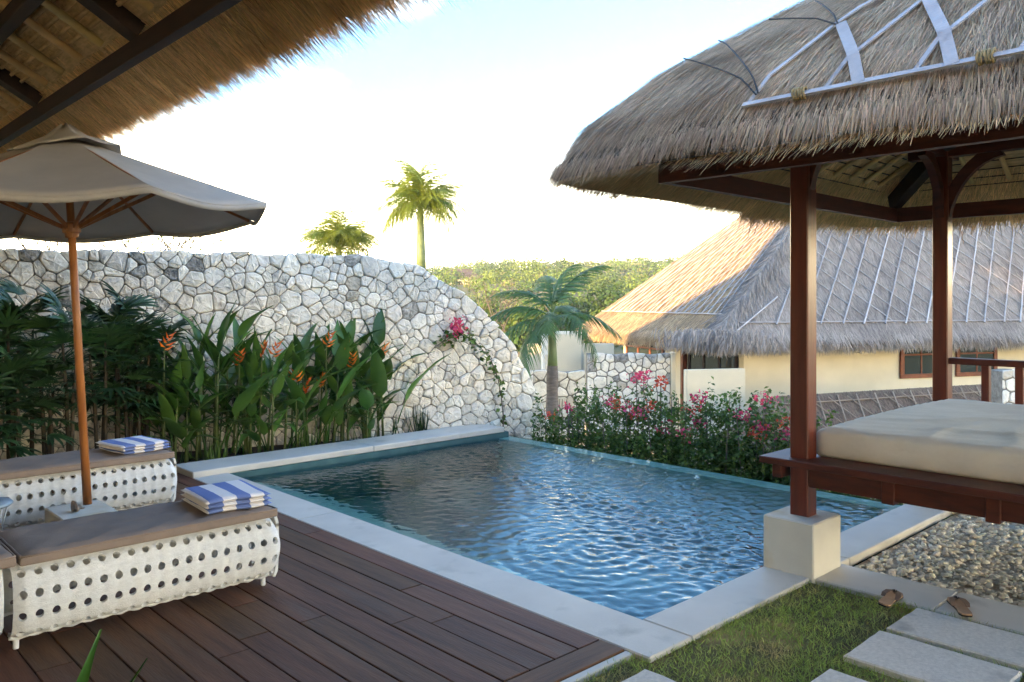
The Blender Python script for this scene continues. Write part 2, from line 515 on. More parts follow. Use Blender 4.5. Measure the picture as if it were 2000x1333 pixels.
# towel: blue and white terry stripes woven across
def towelmat():
    m = bpy.data.materials.new('blue_white_terry'); m.use_nodes = True
    n, l = m.node_tree.nodes, m.node_tree.links
    b = n['Principled BSDF']; b.inputs['Roughness'].default_value = 0.95
    sset(b, 'Specular IOR Level', 0.05)
    t = n.new('ShaderNodeTexCoord'); s = n.new('ShaderNodeSeparateXYZ')
    l.new(t.outputs['Object'], s.inputs[0])
    nz_ = n.new('ShaderNodeTexNoise'); nz_.inputs['Scale'].default_value = 9
    l.new(t.outputs['Object'], nz_.inputs['Vector'])
    a = n.new('ShaderNodeMath'); a.operation = 'MULTIPLY_ADD'; a.inputs[1].default_value = 0.012
    l.new(nz_.outputs['Fac'], a.inputs[0]); l.new(s.outputs['X'], a.inputs[2])
    a2 = n.new('ShaderNodeMath'); a2.operation = 'MULTIPLY_ADD'; a2.inputs[1].default_value = 6.6; a2.inputs[2].default_value = 10.42
    l.new(a.outputs[0], a2.inputs[0])
    fr = n.new('ShaderNodeMath'); fr.operation = 'FRACT'; l.new(a2.outputs[0], fr.inputs[0])
    gt = n.new('ShaderNodeMath'); gt.operation = 'GREATER_THAN'; gt.inputs[1].default_value = 0.5; l.new(fr.outputs[0], gt.inputs[0])
    mx = n.new('ShaderNodeMixRGB')
    mx.inputs['Color1'].default_value = (0.80, 0.76, 0.74, 1); mx.inputs['Color2'].default_value = (0.165, 0.23, 0.455, 1)
    l.new(gt.outputs[0], mx.inputs['Fac']); l.new(mx.outputs[0], b.inputs['Base Color'])
    nb = n.new('ShaderNodeTexNoise'); nb.inputs['Scale'].default_value = 240
    l.new(t.outputs['Object'], nb.inputs['Vector'])
    bp = n.new('ShaderNodeBump'); bp.inputs['Strength'].default_value = 0.5; bp.inputs['Distance'].default_value = 0.006
    l.new(nb.outputs['Fac'], bp.inputs['Height']); l.new(bp.outputs[0], b.inputs['Normal'])
    return m
M_towel = towelmat()

def watermat():
    m = bpy.data.materials.new('pool_water'); m.use_nodes = True
    n, l = m.node_tree.nodes, m.node_tree.links
    b = n['Principled BSDF']
    b.inputs['Base Color'].default_value = (0.50, 0.86, 0.86, 1)
    b.inputs['Roughness'].default_value = 0.02
    b.inputs['IOR'].default_value = 1.22
    sset(b, 'Transmission Weight', 1.0)
    t = n.new('ShaderNodeTexCoord')
    nb = n.new('ShaderNodeTexNoise'); nb.inputs['Scale'].default_value = 26; nb.inputs['Detail'].default_value = 3
    l.new(t.outputs['Object'], nb.inputs['Vector'])
    bp = n.new('ShaderNodeBump'); bp.inputs['Strength'].default_value = 0.15; bp.inputs['Distance'].default_value = 0.01
    l.new(nb.outputs['Fac'], bp.inputs['Height']); l.new(bp.outputs[0], b.inputs['Normal'])
    return m
M_water = watermat()

# ------------------------------------------------------------------ frame of the view, used to think in metres right / ahead of where one stands
CY, SY = math.cos(0.7584), math.sin(0.7584)
def cw(X, Y, z=0.0):
    return Vector((X * CY + Y * SY, -X * SY + Y * CY, z))

# ================================================================== THE SETTING
# ---- terrain to the horizon
def terrain_z(X, Y):
    r = np.hypot(X, Y)
    ang = np.arctan2(X, Y)
    ridge = 8.6 + 2.2 * np.sin(ang * 3.1 + 0.3) + 1.2 * np.sin(ang * 11 + 1.0)
    t = np.clip((r - 32) / 235.0, 0, 1)
    up = t * t * (3 - 2 * t) * 0.5 + t * 0.5
    back = np.clip((r - 290) / 300.0, 0, 1)
    wob = 0.8 * np.sin(X * 0.07 + 1) * np.sin(Y * 0.06) * np.clip((r - 40) / 60, 0, 1)
    wob = wob + 2.1 * np.sin(r / 15.0 + 0.022 * X + 1.2 * np.sin(X * 0.045)) * np.clip((r - 60) / 80, 0, 1) * np.clip((330 - r) / 60, 0, 1)
    return -2.2 + (ridge + 2.2) * up * (1 - 0.8 * back) + wob
rr = np.concatenate([[0.0], np.linspace(8, 60, 12), np.linspace(75, 420, 34), np.geomspace(480, 2600, 8)])
na = 144
A = np.linspace(0, 2 * math.pi, na, endpoint=False)
RRg, AAg = np.meshgrid(rr, A, indexing='ij')
Xg, Yg = RRg * np.sin(AAg), RRg * np.cos(AAg)
Zg = terrain_z(Xg, Yg)
V = np.stack([Xg * CY + Yg * SY, -Xg * SY + Yg * CY, Zg], -1).reshape(-1, 3)
i0 = (np.arange(len(rr) - 1) * na)[:, None]; k0 = np.arange(na)[None, :]; k1 = (k0 + 1) % na
F = np.stack([i0 + k0, i0 + k1, i0 + na + k1, i0 + na + k0], -1).reshape(-1, 4)
tag(link('ground', npmesh('ground', V, F, M_terrain, True)), kind='structure')

# ---- masonry under the terrace
def struct(name, o):
    return tag(o, kind='structure')
struct('lawn_bed', MB().box(-6, 4.485, -6, 2.302, -2.3, -0.03).build('lawn_soil', M_turf))
struct('deck_base', MB().box(-6, 2.94, 2.35, 7.808, -2.3, -0.045).build('deck_underlay', M_dark))
struct('garden_bed', MB().box(-6, 7.0, 7.815, 11.5, -2.3, -0.03).build('garden_bed', M_soil))
M_grit = pmat('cream_grit', (0.60, 0.50, 0.37), (0.36, 0.28, 0.20), 40, 0.9, 0.8, 70, dist=0.02)
gravel_bed = struct('gravel_bed', MB().box(4.875, 8.6, -5, 2.195, -2.3, -0.048).build('gravel_bed', M_grit))

# ---- timber deck, every board on its own
deck = struct('deck', MB().box(-5.9, 2.93, 2.36, 7.8, -0.043, -0.034).build('deck', M_dark))
def board(x0, x1, y0, y1, m, dz=0.0):
    MB().box(x0, x1, y0, y1, -0.032, dz, 0.003).build('board', m, deck)
board(2.793, 2.942, 2.50, 5.02, M_wood)
board(2.793, 2.942, 5.024, 7.80, M_wood)
board(0.9, 2.942, 2.350, 2.495, M_woodx)
board(-1.6, 0.896, 2.350, 2.495, M_woodx)
x1 = 2.788
i = 0
while x1 > -2.6:
    x0 = x1 - 0.151
    cuts = [2.50]
    y = 2.5 + random.uniform(0.6, 2.4)
    while y < 7.3:
        cuts.append(y); y += random.uniform(1.6, 2.6)
    cuts.append(7.80)
    for a, b in zip(cuts[:-1], cuts[1:]):
        board(x0, x1, a + 0.002, b - 0.002, M_wood, random.uniform(-0.0015, 0.0015))
    x1 = x0 - 0.006
    i += 1
struct('deck_kerb', MB().box(-5, 2.944, 2.304, 2.346, -0.2, -0.006, 0.004).build('deck_kerb', M_coping))

# ---- pool basin, coping, water
pool = struct('pool', MB().box(3.1, 7.0, 2.3, 7.5, -1.6, -1.36).build('pool_floor', M_tile))
for nm, bx_, m in (('pool_wall', (3.10, 3.282, 2.35, 7.5, -1.36, -0.062), M_tile),
                   ('pool_wall', (3.285, 6.9, 2.35, 2.512, -1.36, -0.062), M_tile),
                   ('pool_wall', (3.285, 6.9, 7.335, 7.5, -1.36, -0.012), M_tile),
                   ('weir', (6.72, 6.93, 2.515, 7.332, -2.3, -0.105), M_tilepale)):
    MB().box(*bx_, 0.006).build(nm, m, pool)
MB().prism([(3.285, -1.358), (3.285, -0.20), (3.52, -0.24), (4.25, -1.02), (4.25, -1.358)], 1, 2.516, 7.331).build('pool_ledge', M_tilepale, pool)
coping = struct('pool_coping', MB().box(2.955, 3.27, 2.22, 3.9, -0.062, -0.03, 0.003).build('pool_coping', M_coping))
def slab(*b):
    MB().box(*b, 0.007).build('coping_slab', M_coping, coping)
slab(2.948, 3.283, 2.212, 5.40, -0.06, 0.0)
slab(2.948, 3.283, 5.403, 7.326, -0.06, 0.0)
slab(3.286, 4.995, 2.212, 2.513, -0.06, 0.0)
slab(4.998, 6.93, 2.212, 2.513, -0.06, 0.0)
slab(2.950, 4.90, 7.329, 7.81, -0.010, 0.052)
slab(4.903, 6.82, 7.329, 7.81, -0.010, 0.052)
slab(4.488, 4.872, 1.548, 2.209, -0.06, -0.002)
slab(4.488, 4.872, 0.20, 1.545, -0.06, -0.002)
slab(4.488, 4.872, -1.2, 0.197, -0.06, -0.002)
MB().box(6.86, 7.02, 2.02, 2.205, -1.0, 0.06, 0.006).build('coping_end', M_coping, coping)

nx, ny = 300, 400
wx = np.linspace(3.270, 6.93, nx); wy = np.linspace(2.50, 7.338, ny)
GX, GY = np.meshgrid(wx, wy, indexing='ij')
h = np.zeros_like(GX)
for k in range(60):
    lam = 0.058 * math.exp(RNG.uniform(0, 1.2))
    th = RNG.normal(0.75, 0.75)
    amp = 0.00125 * (lam / 0.25) ** 1.0
    h += amp * np.sin(2 * math.pi / lam * (GX * math.cos(th) + GY * math.sin(th)) + RNG.uniform(0, 6.28))
calm = np.clip((GX - 3.4 + (GY - 2.5) * -0.22) / 1.2, 0.35, 1.0)
h *= calm * (0.22 + 0.78 * np.clip((6.66 - GX) / 0.25, 0, 1))
for (jx, jy, a, lam) in ((4.15, 3.55, 0.0032, 0.125), (4.05, 5.9, 0.002, 0.16)):
    d = np.hypot(GX - jx, GY - jy)
    h += a * np.cos(2 * math.pi * (d + 0.02 * np.sin(3 * np.arctan2(GY - jy, GX - jx)) + 0.012 * np.sin(7 * GX + 5 * GY)) / lam) * np.exp(-d / 0.62) * (1 - np.exp(-(d / 0.06) ** 2) * 0.5)
    hb = RNG.normal(size=h.shape)
    h += 0.002 * hb * np.exp(-(d / 0.10) ** 2)
V = np.stack([GX, GY, h - 0.072], -1).reshape(-1, 3)
ii = (np.arange(nx - 1) * ny)[:, None]; kk = np.arange(ny - 1)[None, :]
F = np.stack([ii + kk, ii + ny + kk, ii + ny + kk + 1, ii + kk + 1], -1).reshape(-1, 4)
tag(link('pool_water', npmesh('pool_water', V, F, M_water, True)), kind='structure')

# ---- lawn with stepping slabs
lawn = struct('lawn', MB().box(-5, 4.47, -5, 2.29, -0.029, -0.024, 0.001).build('lawn', M_turf))
def paver(x0, x1, y0, y1):
    m = MB()
    n = 7
    pts = []
    for (ax, ay, bx, by) in ((x0, y0, x1, y0), (x1, y0, x1, y1), (x1, y1, x0, y1), (x0, y1, x0, y0)):
        for k in range(n):
            t = k / n
            j = 0.004
            pts.append((ax + (bx - ax) * t + random.uniform(-j, j), ay + (by - ay) * t + random.uniform(-j, j)))
    inn = [(x + ((x0 + x1) / 2 - x) * 0.03, y + ((y0 + y1) / 2 - y) * 0.025) for x, y in pts]
    N = len(pts)
    m.add([(x, y, -0.05) for x, y in pts] + [(x, y, 0.0) for x, y in pts] + [(x, y, 0.007) for x, y in inn],
          [(i, (i + 1) % N, N + (i + 1) % N, N + i) for i in range(N)] +
          [(N + i, N + (i + 1) % N, 2 * N + (i + 1) % N, 2 * N + i) for i in range(N)] + [tuple(range(2 * N, 3 * N))])
    m.build('paver', M_paver, lawn)
PAV = [(4.06, 4.435, 1.0, 1.615), (3.60, 4.0, 1.02, 1.625), (3.05, 3.425, 1.0, 1.61), (2.46, 2.84, 1.55, 2.155), (2.55, 2.95, 0.6, 1.2),
       (4.06, 4.435, 0.36, 0.96), (3.60, 4.0, 0.38, 0.97)]
for p in PAV: paver(*p)

n = 62000
gx = RNG.uniform(1.7, 4.5, n); gy_ = RNG.uniform(0.2, 2.31, n)
keep = np.ones(n, bool)
for (a, b, c, d) in PAV:
    keep &= ~((gx > a - 0.004) & (gx < b + 0.004) & (gy_ > c - 0.004) & (gy_ < d + 0.004))
keep &= ~((gx > 2.94) & (gy_ > 2.222 + 0.015 * np.sin(gx * 9)))
patch = 0.5 + 0.5 * np.sin(gx * 5.1 + 1.3 * np.sin(gy_ * 4.0)) * np.sin(gy_ * 6.3 + 0.8)
keep &= RNG.random(n) < 0.45 + 0.55 * patch
gx, gy_ = gx[keep], gy_[keep]
n = len(gx)
P = np.stack([gx, gy_, np.full(n, -0.026)], 1)
D = np.stack([RNG.normal(0, 0.8, n), RNG.normal(0, 0.8, n), np.ones(n)], 1)
V, F = blades(P, D, rvec(n), RNG.uniform(0.016, 0.044, n), RNG.uniform(0.0022, 0.0042, n), 0.25, 2)
tag(link('grass', npmesh('grass', V, F, M_grass)), 'patchy green and straw coloured lawn grass between the stepping slabs', 'grass', kind='stuff')

# ---- gravel of cream pebbles: the large near ones singly, the rest as one
def pebble_variant(k):
    bm = bmesh.new()
    bmesh.ops.create_icosphere(bm, subdivisions=1, radius=1.0)
    rs = random.Random(100 + k)
    for v in bm.verts:
        v.co *= rs.uniform(0.70, 1.15)
        v.co.z *= 0.42; v.co.y *= 0.80
    me = bpy.data.meshes.new('pebble'); bm.to_mesh(me); bm.free()
    me.materials.append(M_pebble)
    return me
PEB = [pebble_variant(k) for k in range(7)]
pts = []
for _ in range(6800):
    pts.append((random.uniform(4.89, 7.2), random.uniform(-0.4, 2.17), random.uniform(0.012, 0.027) * (1.25 if random.random() < 0.12 else 1.0)))
def seen(p):
    return p[0] * SY + p[1] * CY
pts = [p for p in pts if (p[0] * CY - p[1] * SY) / seen(p) < 0.70]
pts.sort(key=lambda p: -(p[2] / seen(p)))
VV, FF = [], []
off = 0
arr = [(np.array([v.co for v in me.vertices]), np.array([list(p.vertices) for p in me.polygons])) for me in PEB]
for me_i, p in enumerate(pts):
    kz = RNG.uniform(-0.5, 0.9)
    loc = (p[0], p[1], -0.052 + p[2] * kz * 0.6 + 0.004)
    rot = (random.uniform(-0.5, 0.5), random.uniform(-0.5, 0.5), random.uniform(0, 6.28))
    if me_i < 300:
        continue
    v, f = arr[me_i % 7]
    cz, sz = math.cos(rot[2]), math.sin(rot[2])
    cx_, sx_ = math.cos(rot[0]), math.sin(rot[0])
    vv = v * p[2]
    vv = np.stack([vv[:, 0], vv[:, 1] * cx_ - vv[:, 2] * sx_, vv[:, 1] * sx_ + vv[:, 2] * cx_], 1)
    vv = np.stack([vv[:, 0] * cz - vv[:, 1] * sz, vv[:, 0] * sz + vv[:, 1] * cz, vv[:, 2]], 1) + np.array(loc)
    VV.append(vv); FF.append(f + off); off += len(v)
gm = npmesh('gravel', np.concatenate(VV), np.concatenate(FF), M_pebbles, False)
gravel = link('gravel', gm)
tag(gravel, 'cream and tan pebbles spread beside the pavilion platform', 'gravel', kind='stuff')
for me_i, p in enumerate(pts[:300]):
    place('pebble', PEB[me_i % 7], gravel, (p[0], p[1], -0.044 + p[2] * random.uniform(0.0, 0.5)),
          (random.uniform(-0.5, 0.5), random.uniform(-0.5, 0.5), random.uniform(0, 6.28)), (p[2],) * 3)

# ================================================================== RUBBLE WALLS
def clip(poly, nx_, ny_, d):
    """keep the part of poly where nx*x + ny*y <= d"""
    out = []
    m = len(poly)
    for i in range(m):
        a, b = poly[i], poly[(i + 1) % m]
        da, db = nx_ * a[0] + ny_ * a[1] - d, nx_ * b[0] + ny_ * b[1] - d
        if da <= 0: out.append(a)
        if (da < 0 < db) or (db < 0 < da):
            t = da / (da - db)
            out.append((a[0] + (b[0] - a[0]) * t, a[1] + (b[1] - a[1]) * t))
    return out

def cells(u0, u1, z0, ztop, size, rs, joint=0.007):
    """irregular stone outlines filling the wall face below ztop(u)"""
    seeds = []
    z = z0
    zmax = max(ztop(u0 + (u1 - u0) * k / 40) for k in range(41))
    tries = int((u1 - u0) * (zmax - z0) / (size * size) * 14)
    grid = {}
    for _ in range(tries):
        u, zz = rs.uniform(u0, u1), rs.uniform(z0, zmax)
        if zz > ztop(u) - size * 0.28: continue
        rad = size * rs.choice((0.5, 0.62, 0.75, 0.9, 1.05, 1.25))
        gi, gj = int(u / size), int(zz / size)
        ok = True
        for a in range(gi - 2, gi + 3):
            for b in range(gj - 2, gj + 3):
                for q in grid.get((a, b), ()):
                    if (q[0] - u) ** 2 + (q[1] - zz) ** 2 < (0.5 * (rad + q[2])) ** 2:
                        ok = False
        if ok:
            grid.setdefault((gi, gj), []).append((u, zz, rad)); seeds.append((u, zz, rad))
    S = np.array(seeds)
    res = []
    for i, (u, zz, rad) in enumerate(seeds):
        poly = [(u - size * 1.6, zz - size * 1.6), (u + size * 1.6, zz - size * 1.6), (u + size * 1.6, zz + size * 1.6), (u - size * 1.6, zz + size * 1.6)]
        d2 = (S[:, 0] - u) ** 2 + (S[:, 1] - zz) ** 2
        for j in np.argsort(d2)[1:22]:
            qx, qy, qr = seeds[j]
            dx, dy = qx - u, qy - zz
            L = math.hypot(dx, dy)
            w = 0.5 + 0.5 * (rad * rad - qr * qr) / (L * L) * 0.35
            w = min(0.75, max(0.25, w))
            nx_, ny_ = dx / L, dy / L
            poly = clip(poly, nx_, ny_, nx_ * u + ny_ * zz + L * w - joint * rs.uniform(0.6, 1.5))
            if len(poly) < 3: break
        if len(poly) < 3: continue
        e = 0.02
        sl = (ztop(u + e) - ztop(u - e)) / (2 * e)
        L = math.hypot(sl, 1)
        poly = clip(poly, -sl / L, 1 / L, (-sl * u + ztop(u)) / L - rs.uniform(0.0, 0.012))
        poly = clip(poly, 1, 0, u1); poly = clip(poly, -1, 0, -u0); poly = clip(poly, 0, -1, -z0)
        if len(poly) < 3: continue
        res.append(poly)
    return res

def stone_geo(poly, rs, bulge=1.0, rnd=0.15):
    """a stone with a rough domed face standing proud of the joints; (u, depth, z) coordinates, depth grows towards the viewer"""
    pts = []
    m = len(poly)
    for i in range(m):                                   # knock the corners off
        a, b = poly[i], poly[(i + 1) % m]
        if math.hypot(a[0] - b[0], a[1] - b[1]) < 0.012:
            pts.append(((a[0] + b[0]) / 2, (a[1] + b[1]) / 2)); continue
        t = rnd + rs.uniform(-0.06, 0.06)
        pts.append((a[0] + (b[0] - a[0]) * t, a[1] + (b[1] - a[1]) * t))
        pts.append((a[0] + (b[0] - a[0]) * (1 - t), a[1] + (b[1] - a[1]) * (1 - t)))
    cx_ = sum(p[0] for p in pts) / len(pts); cz_ = sum(p[1] for p in pts) / len(pts)
    prd = rs.uniform(0.014, 0.046) * bulge
    tu, tz = rs.uniform(-0.09, 0.09), rs.uniform(-0.09, 0.09)
    V, N = [], len(pts)
    for s_, d_, jit in ((1.0, -0.03, 0), (0.985, prd * 0.55, 0.004), (0.86, prd, 0.006), (0.45, prd * 1.12, 0.008)):
        for (x, z_) in pts:
            xx, zz = cx_ + (x - cx_) * s_, cz_ + (z_ - cz_) * s_
            V.append((xx, d_ + (tu * (xx - cx_) + tz * (zz - cz_) if jit else 0) + rs.uniform(-jit, jit), zz))
    V.append((cx_, prd * 1.15 + rs.uniform(-0.006, 0.006), cz_))
    F = []
    for r_ in range(3):
        for i in range(N):
            j = (i + 1) % N
            F.append((r_ * N + i, r_ * N + j, (r_ + 1) * N + j, (r_ + 1) * N + i))
    F += [(3 * N + i, 3 * N + (i + 1) % N, 4 * N) for i in range(N)]
    area = abs(sum(pts[i][0] * pts[(i + 1) % N][1] - pts[(i + 1) % N][0] * pts[i][1] for i in range(N))) / 2
    return V, F, area, (cx_, cz_)

DARK = ((.75, 1.55, .16), (.95, 1.35, .10), (1.3, 2.07, .07), (1.62, 1.85, .08), (1.9, 2.0, .07))
TAN = ((3.3, 1.75, .10), (3.58, 1.74, .09), (2.7, 1.62, .09))
def rubble_wall(name, label, o, d, u0, u1, z0, ztop, size, thick, seed, singles, stain=0.03, joint=0.0024, pick=None, bulge=1.0, group=None):
    """a wall along direction d from o (plan), its face towards the viewer"""
    rs = random.Random(seed)
    dx, dy = d
    nxn, nyn = dy, -dx                                    # towards the viewer
    def W(p):
        return (o[0] + dx * p[0] + nxn * p[1], o[1] + dy * p[0] + nyn * p[1], p[2])
    base = W(((u0 + u1) / 2, 0, 0)); base = (base[0], base[1], z0)
    root = thing(name, label, 'wall', base, group)
    K = 60
    us = [u0 + (u1 - u0) * k / K for k in range(K + 1)]
    m = MB()
    V = []
    for u in us:
        zt = ztop(u) - 0.022
        V += [W((u, 0, z0)), W((u, 0, zt)), W((u, -thick, zt)), W((u, -thick, z0))]
    F = []
    for k in range(K):
        for q in range(4):
            F.append((k * 4 + q, k * 4 + (q + 1) % 4, k * 4 + 4 + (q + 1) % 4, k * 4 + 4 + q))
    F += [(0, 1, 2, 3), (K * 4 + 3, K * 4 + 2, K * 4 + 1, K * 4)]
    m.add(V, F); m.build('core', M_joint, root)
    st = []
    for poly in cells(u0, u1, z0, ztop, size, rs, joint):
        st.append(stone_geo(poly, rs, bulge))
    vis = [s for s in st if pick is None or pick(s[3])]
    rest = [s for s in st if not (pick is None or pick(s[3]))]
    vis.sort(key=lambda s: -s[2])
    rest += vis[singles:]
    for V, F, ar, c in vis[:singles]:
        q = rs.random()
        hit = lambda L: seed == 5 and any(math.hypot(c[0] - a, c[1] - b) < r for a, b, r in L)
        sm = M_stoneD if hit(DARK) else M_stoneT if hit(TAN) else M_stoneD if q < stain * (2.2 if c[1] > ztop(c[0]) - 0.75 else 0.35) else (M_stoneT if q > 0.955 else M_stone)
        MB().add([W(p) for p in V], F).build('stone', sm, root, False)
    if rest:
        m = MB()
        for V, F, ar, c in rest:
            m.add([W(p) for p in V], F)
        tag(m.build('stone_fill', M_stones, root), kind='stuff')
    return root

L_ = math.hypot(5.04, 1.81)
WD = (5.04 / L_, -1.81 / L_)
WO = (1.86, 9.47)
def wall_top(u):
    ku = [-4, 0, 1.5, 3.58, 4.05, 4.40, 4.94, 5.35, 5.64, 5.97, 6.3, 6.7]
    kz = [2.14, 2.14, 2.16, 2.16, 2.12, 2.04, 1.73, 1.40, 1.07, 0.47, -0.2, -1.0]
    return float(np.interp(u, ku, kz)) + 0.012 * math.sin(u * 9.0)
rubble_wall('stone_wall', 'tall white coral stone garden wall curving down behind the pool', WO, WD, -2.0, 6.6, -0.35, wall_top, 0.140, 0.4, 5, 300, 0.008, pick=lambda c: -0.1 < c[0] < 6.3 and c[1] > 0.1)

# ================================================================== PAVILION BY THE POOL
PC = (5.83, 1.175)                    # centre
PA = 2.36                             # half side at the eaves
PT = [0, 0.03, 0.0725, 0.219, 0.51, 1.0]
PZ = [2.40, 2.52, 2.68, 3.01, 3.48, 4.20]
pav = thing('pavilion', 'open timber pavilion with thatched hip roof and raised day bed platform', 'pavilion', (PC[0], PC[1], -0.05))
def squircle(phi, n=15.0):
    c, s_ = np.cos(phi), np.sin(phi)
    r = (np.abs(c) ** n + np.abs(s_) ** n) ** (-1.0 / n)
    return r * c, r * s_
def pav_top(phi, t):
    qx, qy = squircle(phi)
    k = PA * (1 - t)
    sag = 0.02 * np.sin(phi * 7 + 1) + 0.015 * np.sin(phi * 17)
    return np.stack([PC[0] + qx * k, PC[1] + qy * k, np.interp(t, PT, PZ) + sag * (1 - t)], -1)
def pav_under(phi, t):
    qx, qy = squircle(phi)
    k = PA * (1 - t) - 0.03
    z = 2.335 + 0.60 * PA * t
    return np.stack([PC[0] + qx * k, PC[1] + qy * k, np.minimum(z, np.interp(t, PT, PZ) - 0.06)], -1)
# thatch body: top skin and underside as one shell
nphi = 128
ph = np.linspace(0, 2 * math.pi, nphi, endpoint=False) + 0.001
tt = np.array([0, 0.015, 0.03, 0.05, 0.0725, 0.11, 0.16, 0.219, 0.35, 0.51, 0.75, 0.995])
rowsT = [pav_top(ph, np.full(nphi, t)) - np.array([0, 0, 0.03]) for t in tt]
rowsU = [pav_under(ph, np.full(nphi, t)) for t in np.linspace(0.0, 0.97, 14)]
rows = rowsU[::-1] + rowsT
V = np.concatenate(rows, 0)
i0 = (np.arange(len(rows) - 1) * nphi)[:, None]; k0 = np.arange(nphi)[None, :]; k1 = (k0 + 1) % nphi
F = np.stack([i0 + k0, i0 + k1, i0 + nphi + k1, i0 + nphi + k0], -1).reshape(-1, 4)
me = npmesh('thatch', V, F, M_strawbase, True)
me.materials.append(M_thatchin)
mi = np.zeros(len(F), np.int32); mi[: (len(rowsU) - 1) * nphi] = 1
me.polygons.foreach_set('material_index', mi)
thatch_p = link('thatch', me, None, pav)

def roof_straw(n, tlo, thi, phlo, phhi, Lr, Wr, lift, seed=0, droop=0.0):
    phi = RNG.uniform(phlo, phhi, n)
    # denser towards the bottom because the rings there are longer
    t = tlo + (thi - tlo) * (1 - np.sqrt(RNG.random(n)))
    P = pav_top(phi, t); P2 = pav_top(phi, np.maximum(t - 0.02, 0) if tlo > 0 else t - 0.0)
    Pd = pav_top(phi + 0.0, np.clip(t + 0.02, 0, 1))
    D = unit(P - Pd)
    tang = unit(pav_top(phi + 0.01, t) - pav_top(phi - 0.01, t))
    N = unit(np.cross(tang, -D))
    N *= np.sign(N[:, 2:3] + 1e-6)
    clump = np.sin(phi * 90 + t * 40) * 0.10
    D = D + tang * (RNG.normal(0, 0.16, n) + clump)[:, None] + N * (RNG.uniform(-0.03, lift * 0.5, n))[:, None]
    D[:, 2] -= droop
    return P + N * RNG.uniform(-0.02, 0.012, n)[:, None], D, N, RNG.uniform(*Lr, n), RNG.uniform(*Wr, n)
packs = []
packs.append(roof_straw(125000, 0.035, 0.62, 1.5, 4.4, (0.08, 0.21), (0.0022, 0.0055), 0.10))
packs.append(roof_straw(26000, 0.0, 0.9, -1.9, 1.5, (0.12, 0.28), (0.006, 0.012), 0.10))
packs.append(roof_straw(13000, 0.0, 0.02, 1.5, 4.4, (0.05, 0.13), (0.003, 0.006), 0.02, droop=0.25))
packs.append(roof_straw(9000, 0.0, 0.02, -1.9, 1.5, (0.06, 0.14), (0.003, 0.007), 0.02, droop=0.3))
V, F = blades(*[np.concatenate([p[i] for p in packs]) for i in range(5)], -0.06, 2)
tag(link('straw', npmesh('straw', V, F, M_straw), None, pav), 'grey tan straw combed down the roof', kind='stuff')
# straw seen from below at the eaves
n = 42000
phi = RNG.uniform(0, 2 * math.pi, n); t = RNG.random(n) ** 1.2 * 0.27
P = pav_under(phi, t); D = unit(P - pav_under(phi, t + 0.03))
tang = unit(pav_under(phi + 0.01, t) - pav_under(phi - 0.01, t))
D = D + tang * RNG.normal(0, 0.2, n)[:, None]; D[:, 2] -= RNG.uniform(0, 0.25, n)
N = np.tile([0, 0, -1.0], (n, 1))
V, F = blades(P - np.array([0, 0, 0.005]), D, N, RNG.uniform(0.07, 0.17, n), RNG.uniform(0.003, 0.007, n), 0.0, 1)
tag(link('straw', npmesh('straw_below', V, F, M_strawgold), None, pav), 'golden straw ends under the eaves', kind='stuff')

# eave ring beams, posts, plinths, upper plates, braces
RX0, RX1, RY0, RY1 = 4.07, 7.587, -0.587, 2.94
zb = 2.385
for a, b in (((RX0, RY0), (RX0, RY1)), ((RX1, RY0), (RX1, RY1))):
    MB().beam((a[0], a[1] - 0.03, zb), (b[0], b[1] + 0.03, zb), 0.055, 0.125, 0.0006).build('eave_beam', M_redwoodh, pav)
for a, b in (((RX0, RY0), (RX1, RY0)), ((RX0, RY1), (RX1, RY1))):
    MB().beam((a[0] + 0.03, a[1], zb - 0.003), (b[0] - 0.03, b[1], zb - 0.003), 0.055, 0.118, 0.0006).build('eave_beam', M_redwoodh, pav)
PX, PY = (4.657, 7.0), (2.347, 0.0)
for x in PX:
    for y in PY:
        MB().box(x - 0.058, x + 0.058, y - 0.058, y + 0.058, 0.30, 2.86, 0.007).build('post', M_redwood, pav)
        MB().box(x - 0.187, x + 0.167, y - 0.157, y + 0.163, -0.06 if y > 1 else -0.2, 0.314, 0.008).build('plinth', M_plinth, pav)
zu = 2.76
for y in PY:
    MB().box(PX[0] - 0.25, PX[1] + 0.25, y - 0.045, y + 0.045, zu, zu + 0.13, 0.004).build('plate', M_redwoodh, pav)
for x in PX:
    MB().box(x - 0.048, x + 0.048, PY[1] - 0.25, PY[0] + 0.25, zu - 0.004, zu + 0.122, 0.004).build('plate', M_redwoodh, pav)
def brace(p, dx, dy, z0, z1, run):
    """curved knee brace from post up to the plate"""
    m = MB(); V = []
    K = 9
    for k in range(K + 1):
        t = k / K
        r = run * (0.12 * t + 0.88 * t ** 1.7); z = z0 + (z1 - z0) * (0.25 * t + 0.75 * math.sin(t * math.pi / 2))
        wd = 0.052 - 0.012 * math.sin(t * math.pi)
        tx, tz = 0.5 + 0.5 * t, 1.0 - 0.4 * t
        L = math.hypot(tx, tz); nxn, nzn = tz / L, -tx / L
        for sgn in (-1, 1):
            for sd in (-1, 1):
                rr_, zz = r + nxn * wd * sgn, z + nzn * wd * sgn
                V.append((p[0] + dx * rr_ + dy * 0.03 * sd, p[1] + dy * rr_ + dx * 0.03 * sd, zz))
    F = []
    for k in range(K):
        a, b = k * 4, k * 4 + 4
        for (i, j) in ((0, 1), (1, 3), (3, 2), (2, 0)):
            F.append((a + i, a + j, b + j, b + i))
    F += [(0, 1, 3, 2), (K * 4 + 2, K * 4 + 3, K * 4 + 1, K * 4)]
    m.add(V, F); m.build('brace', M_redwoodh, pav)
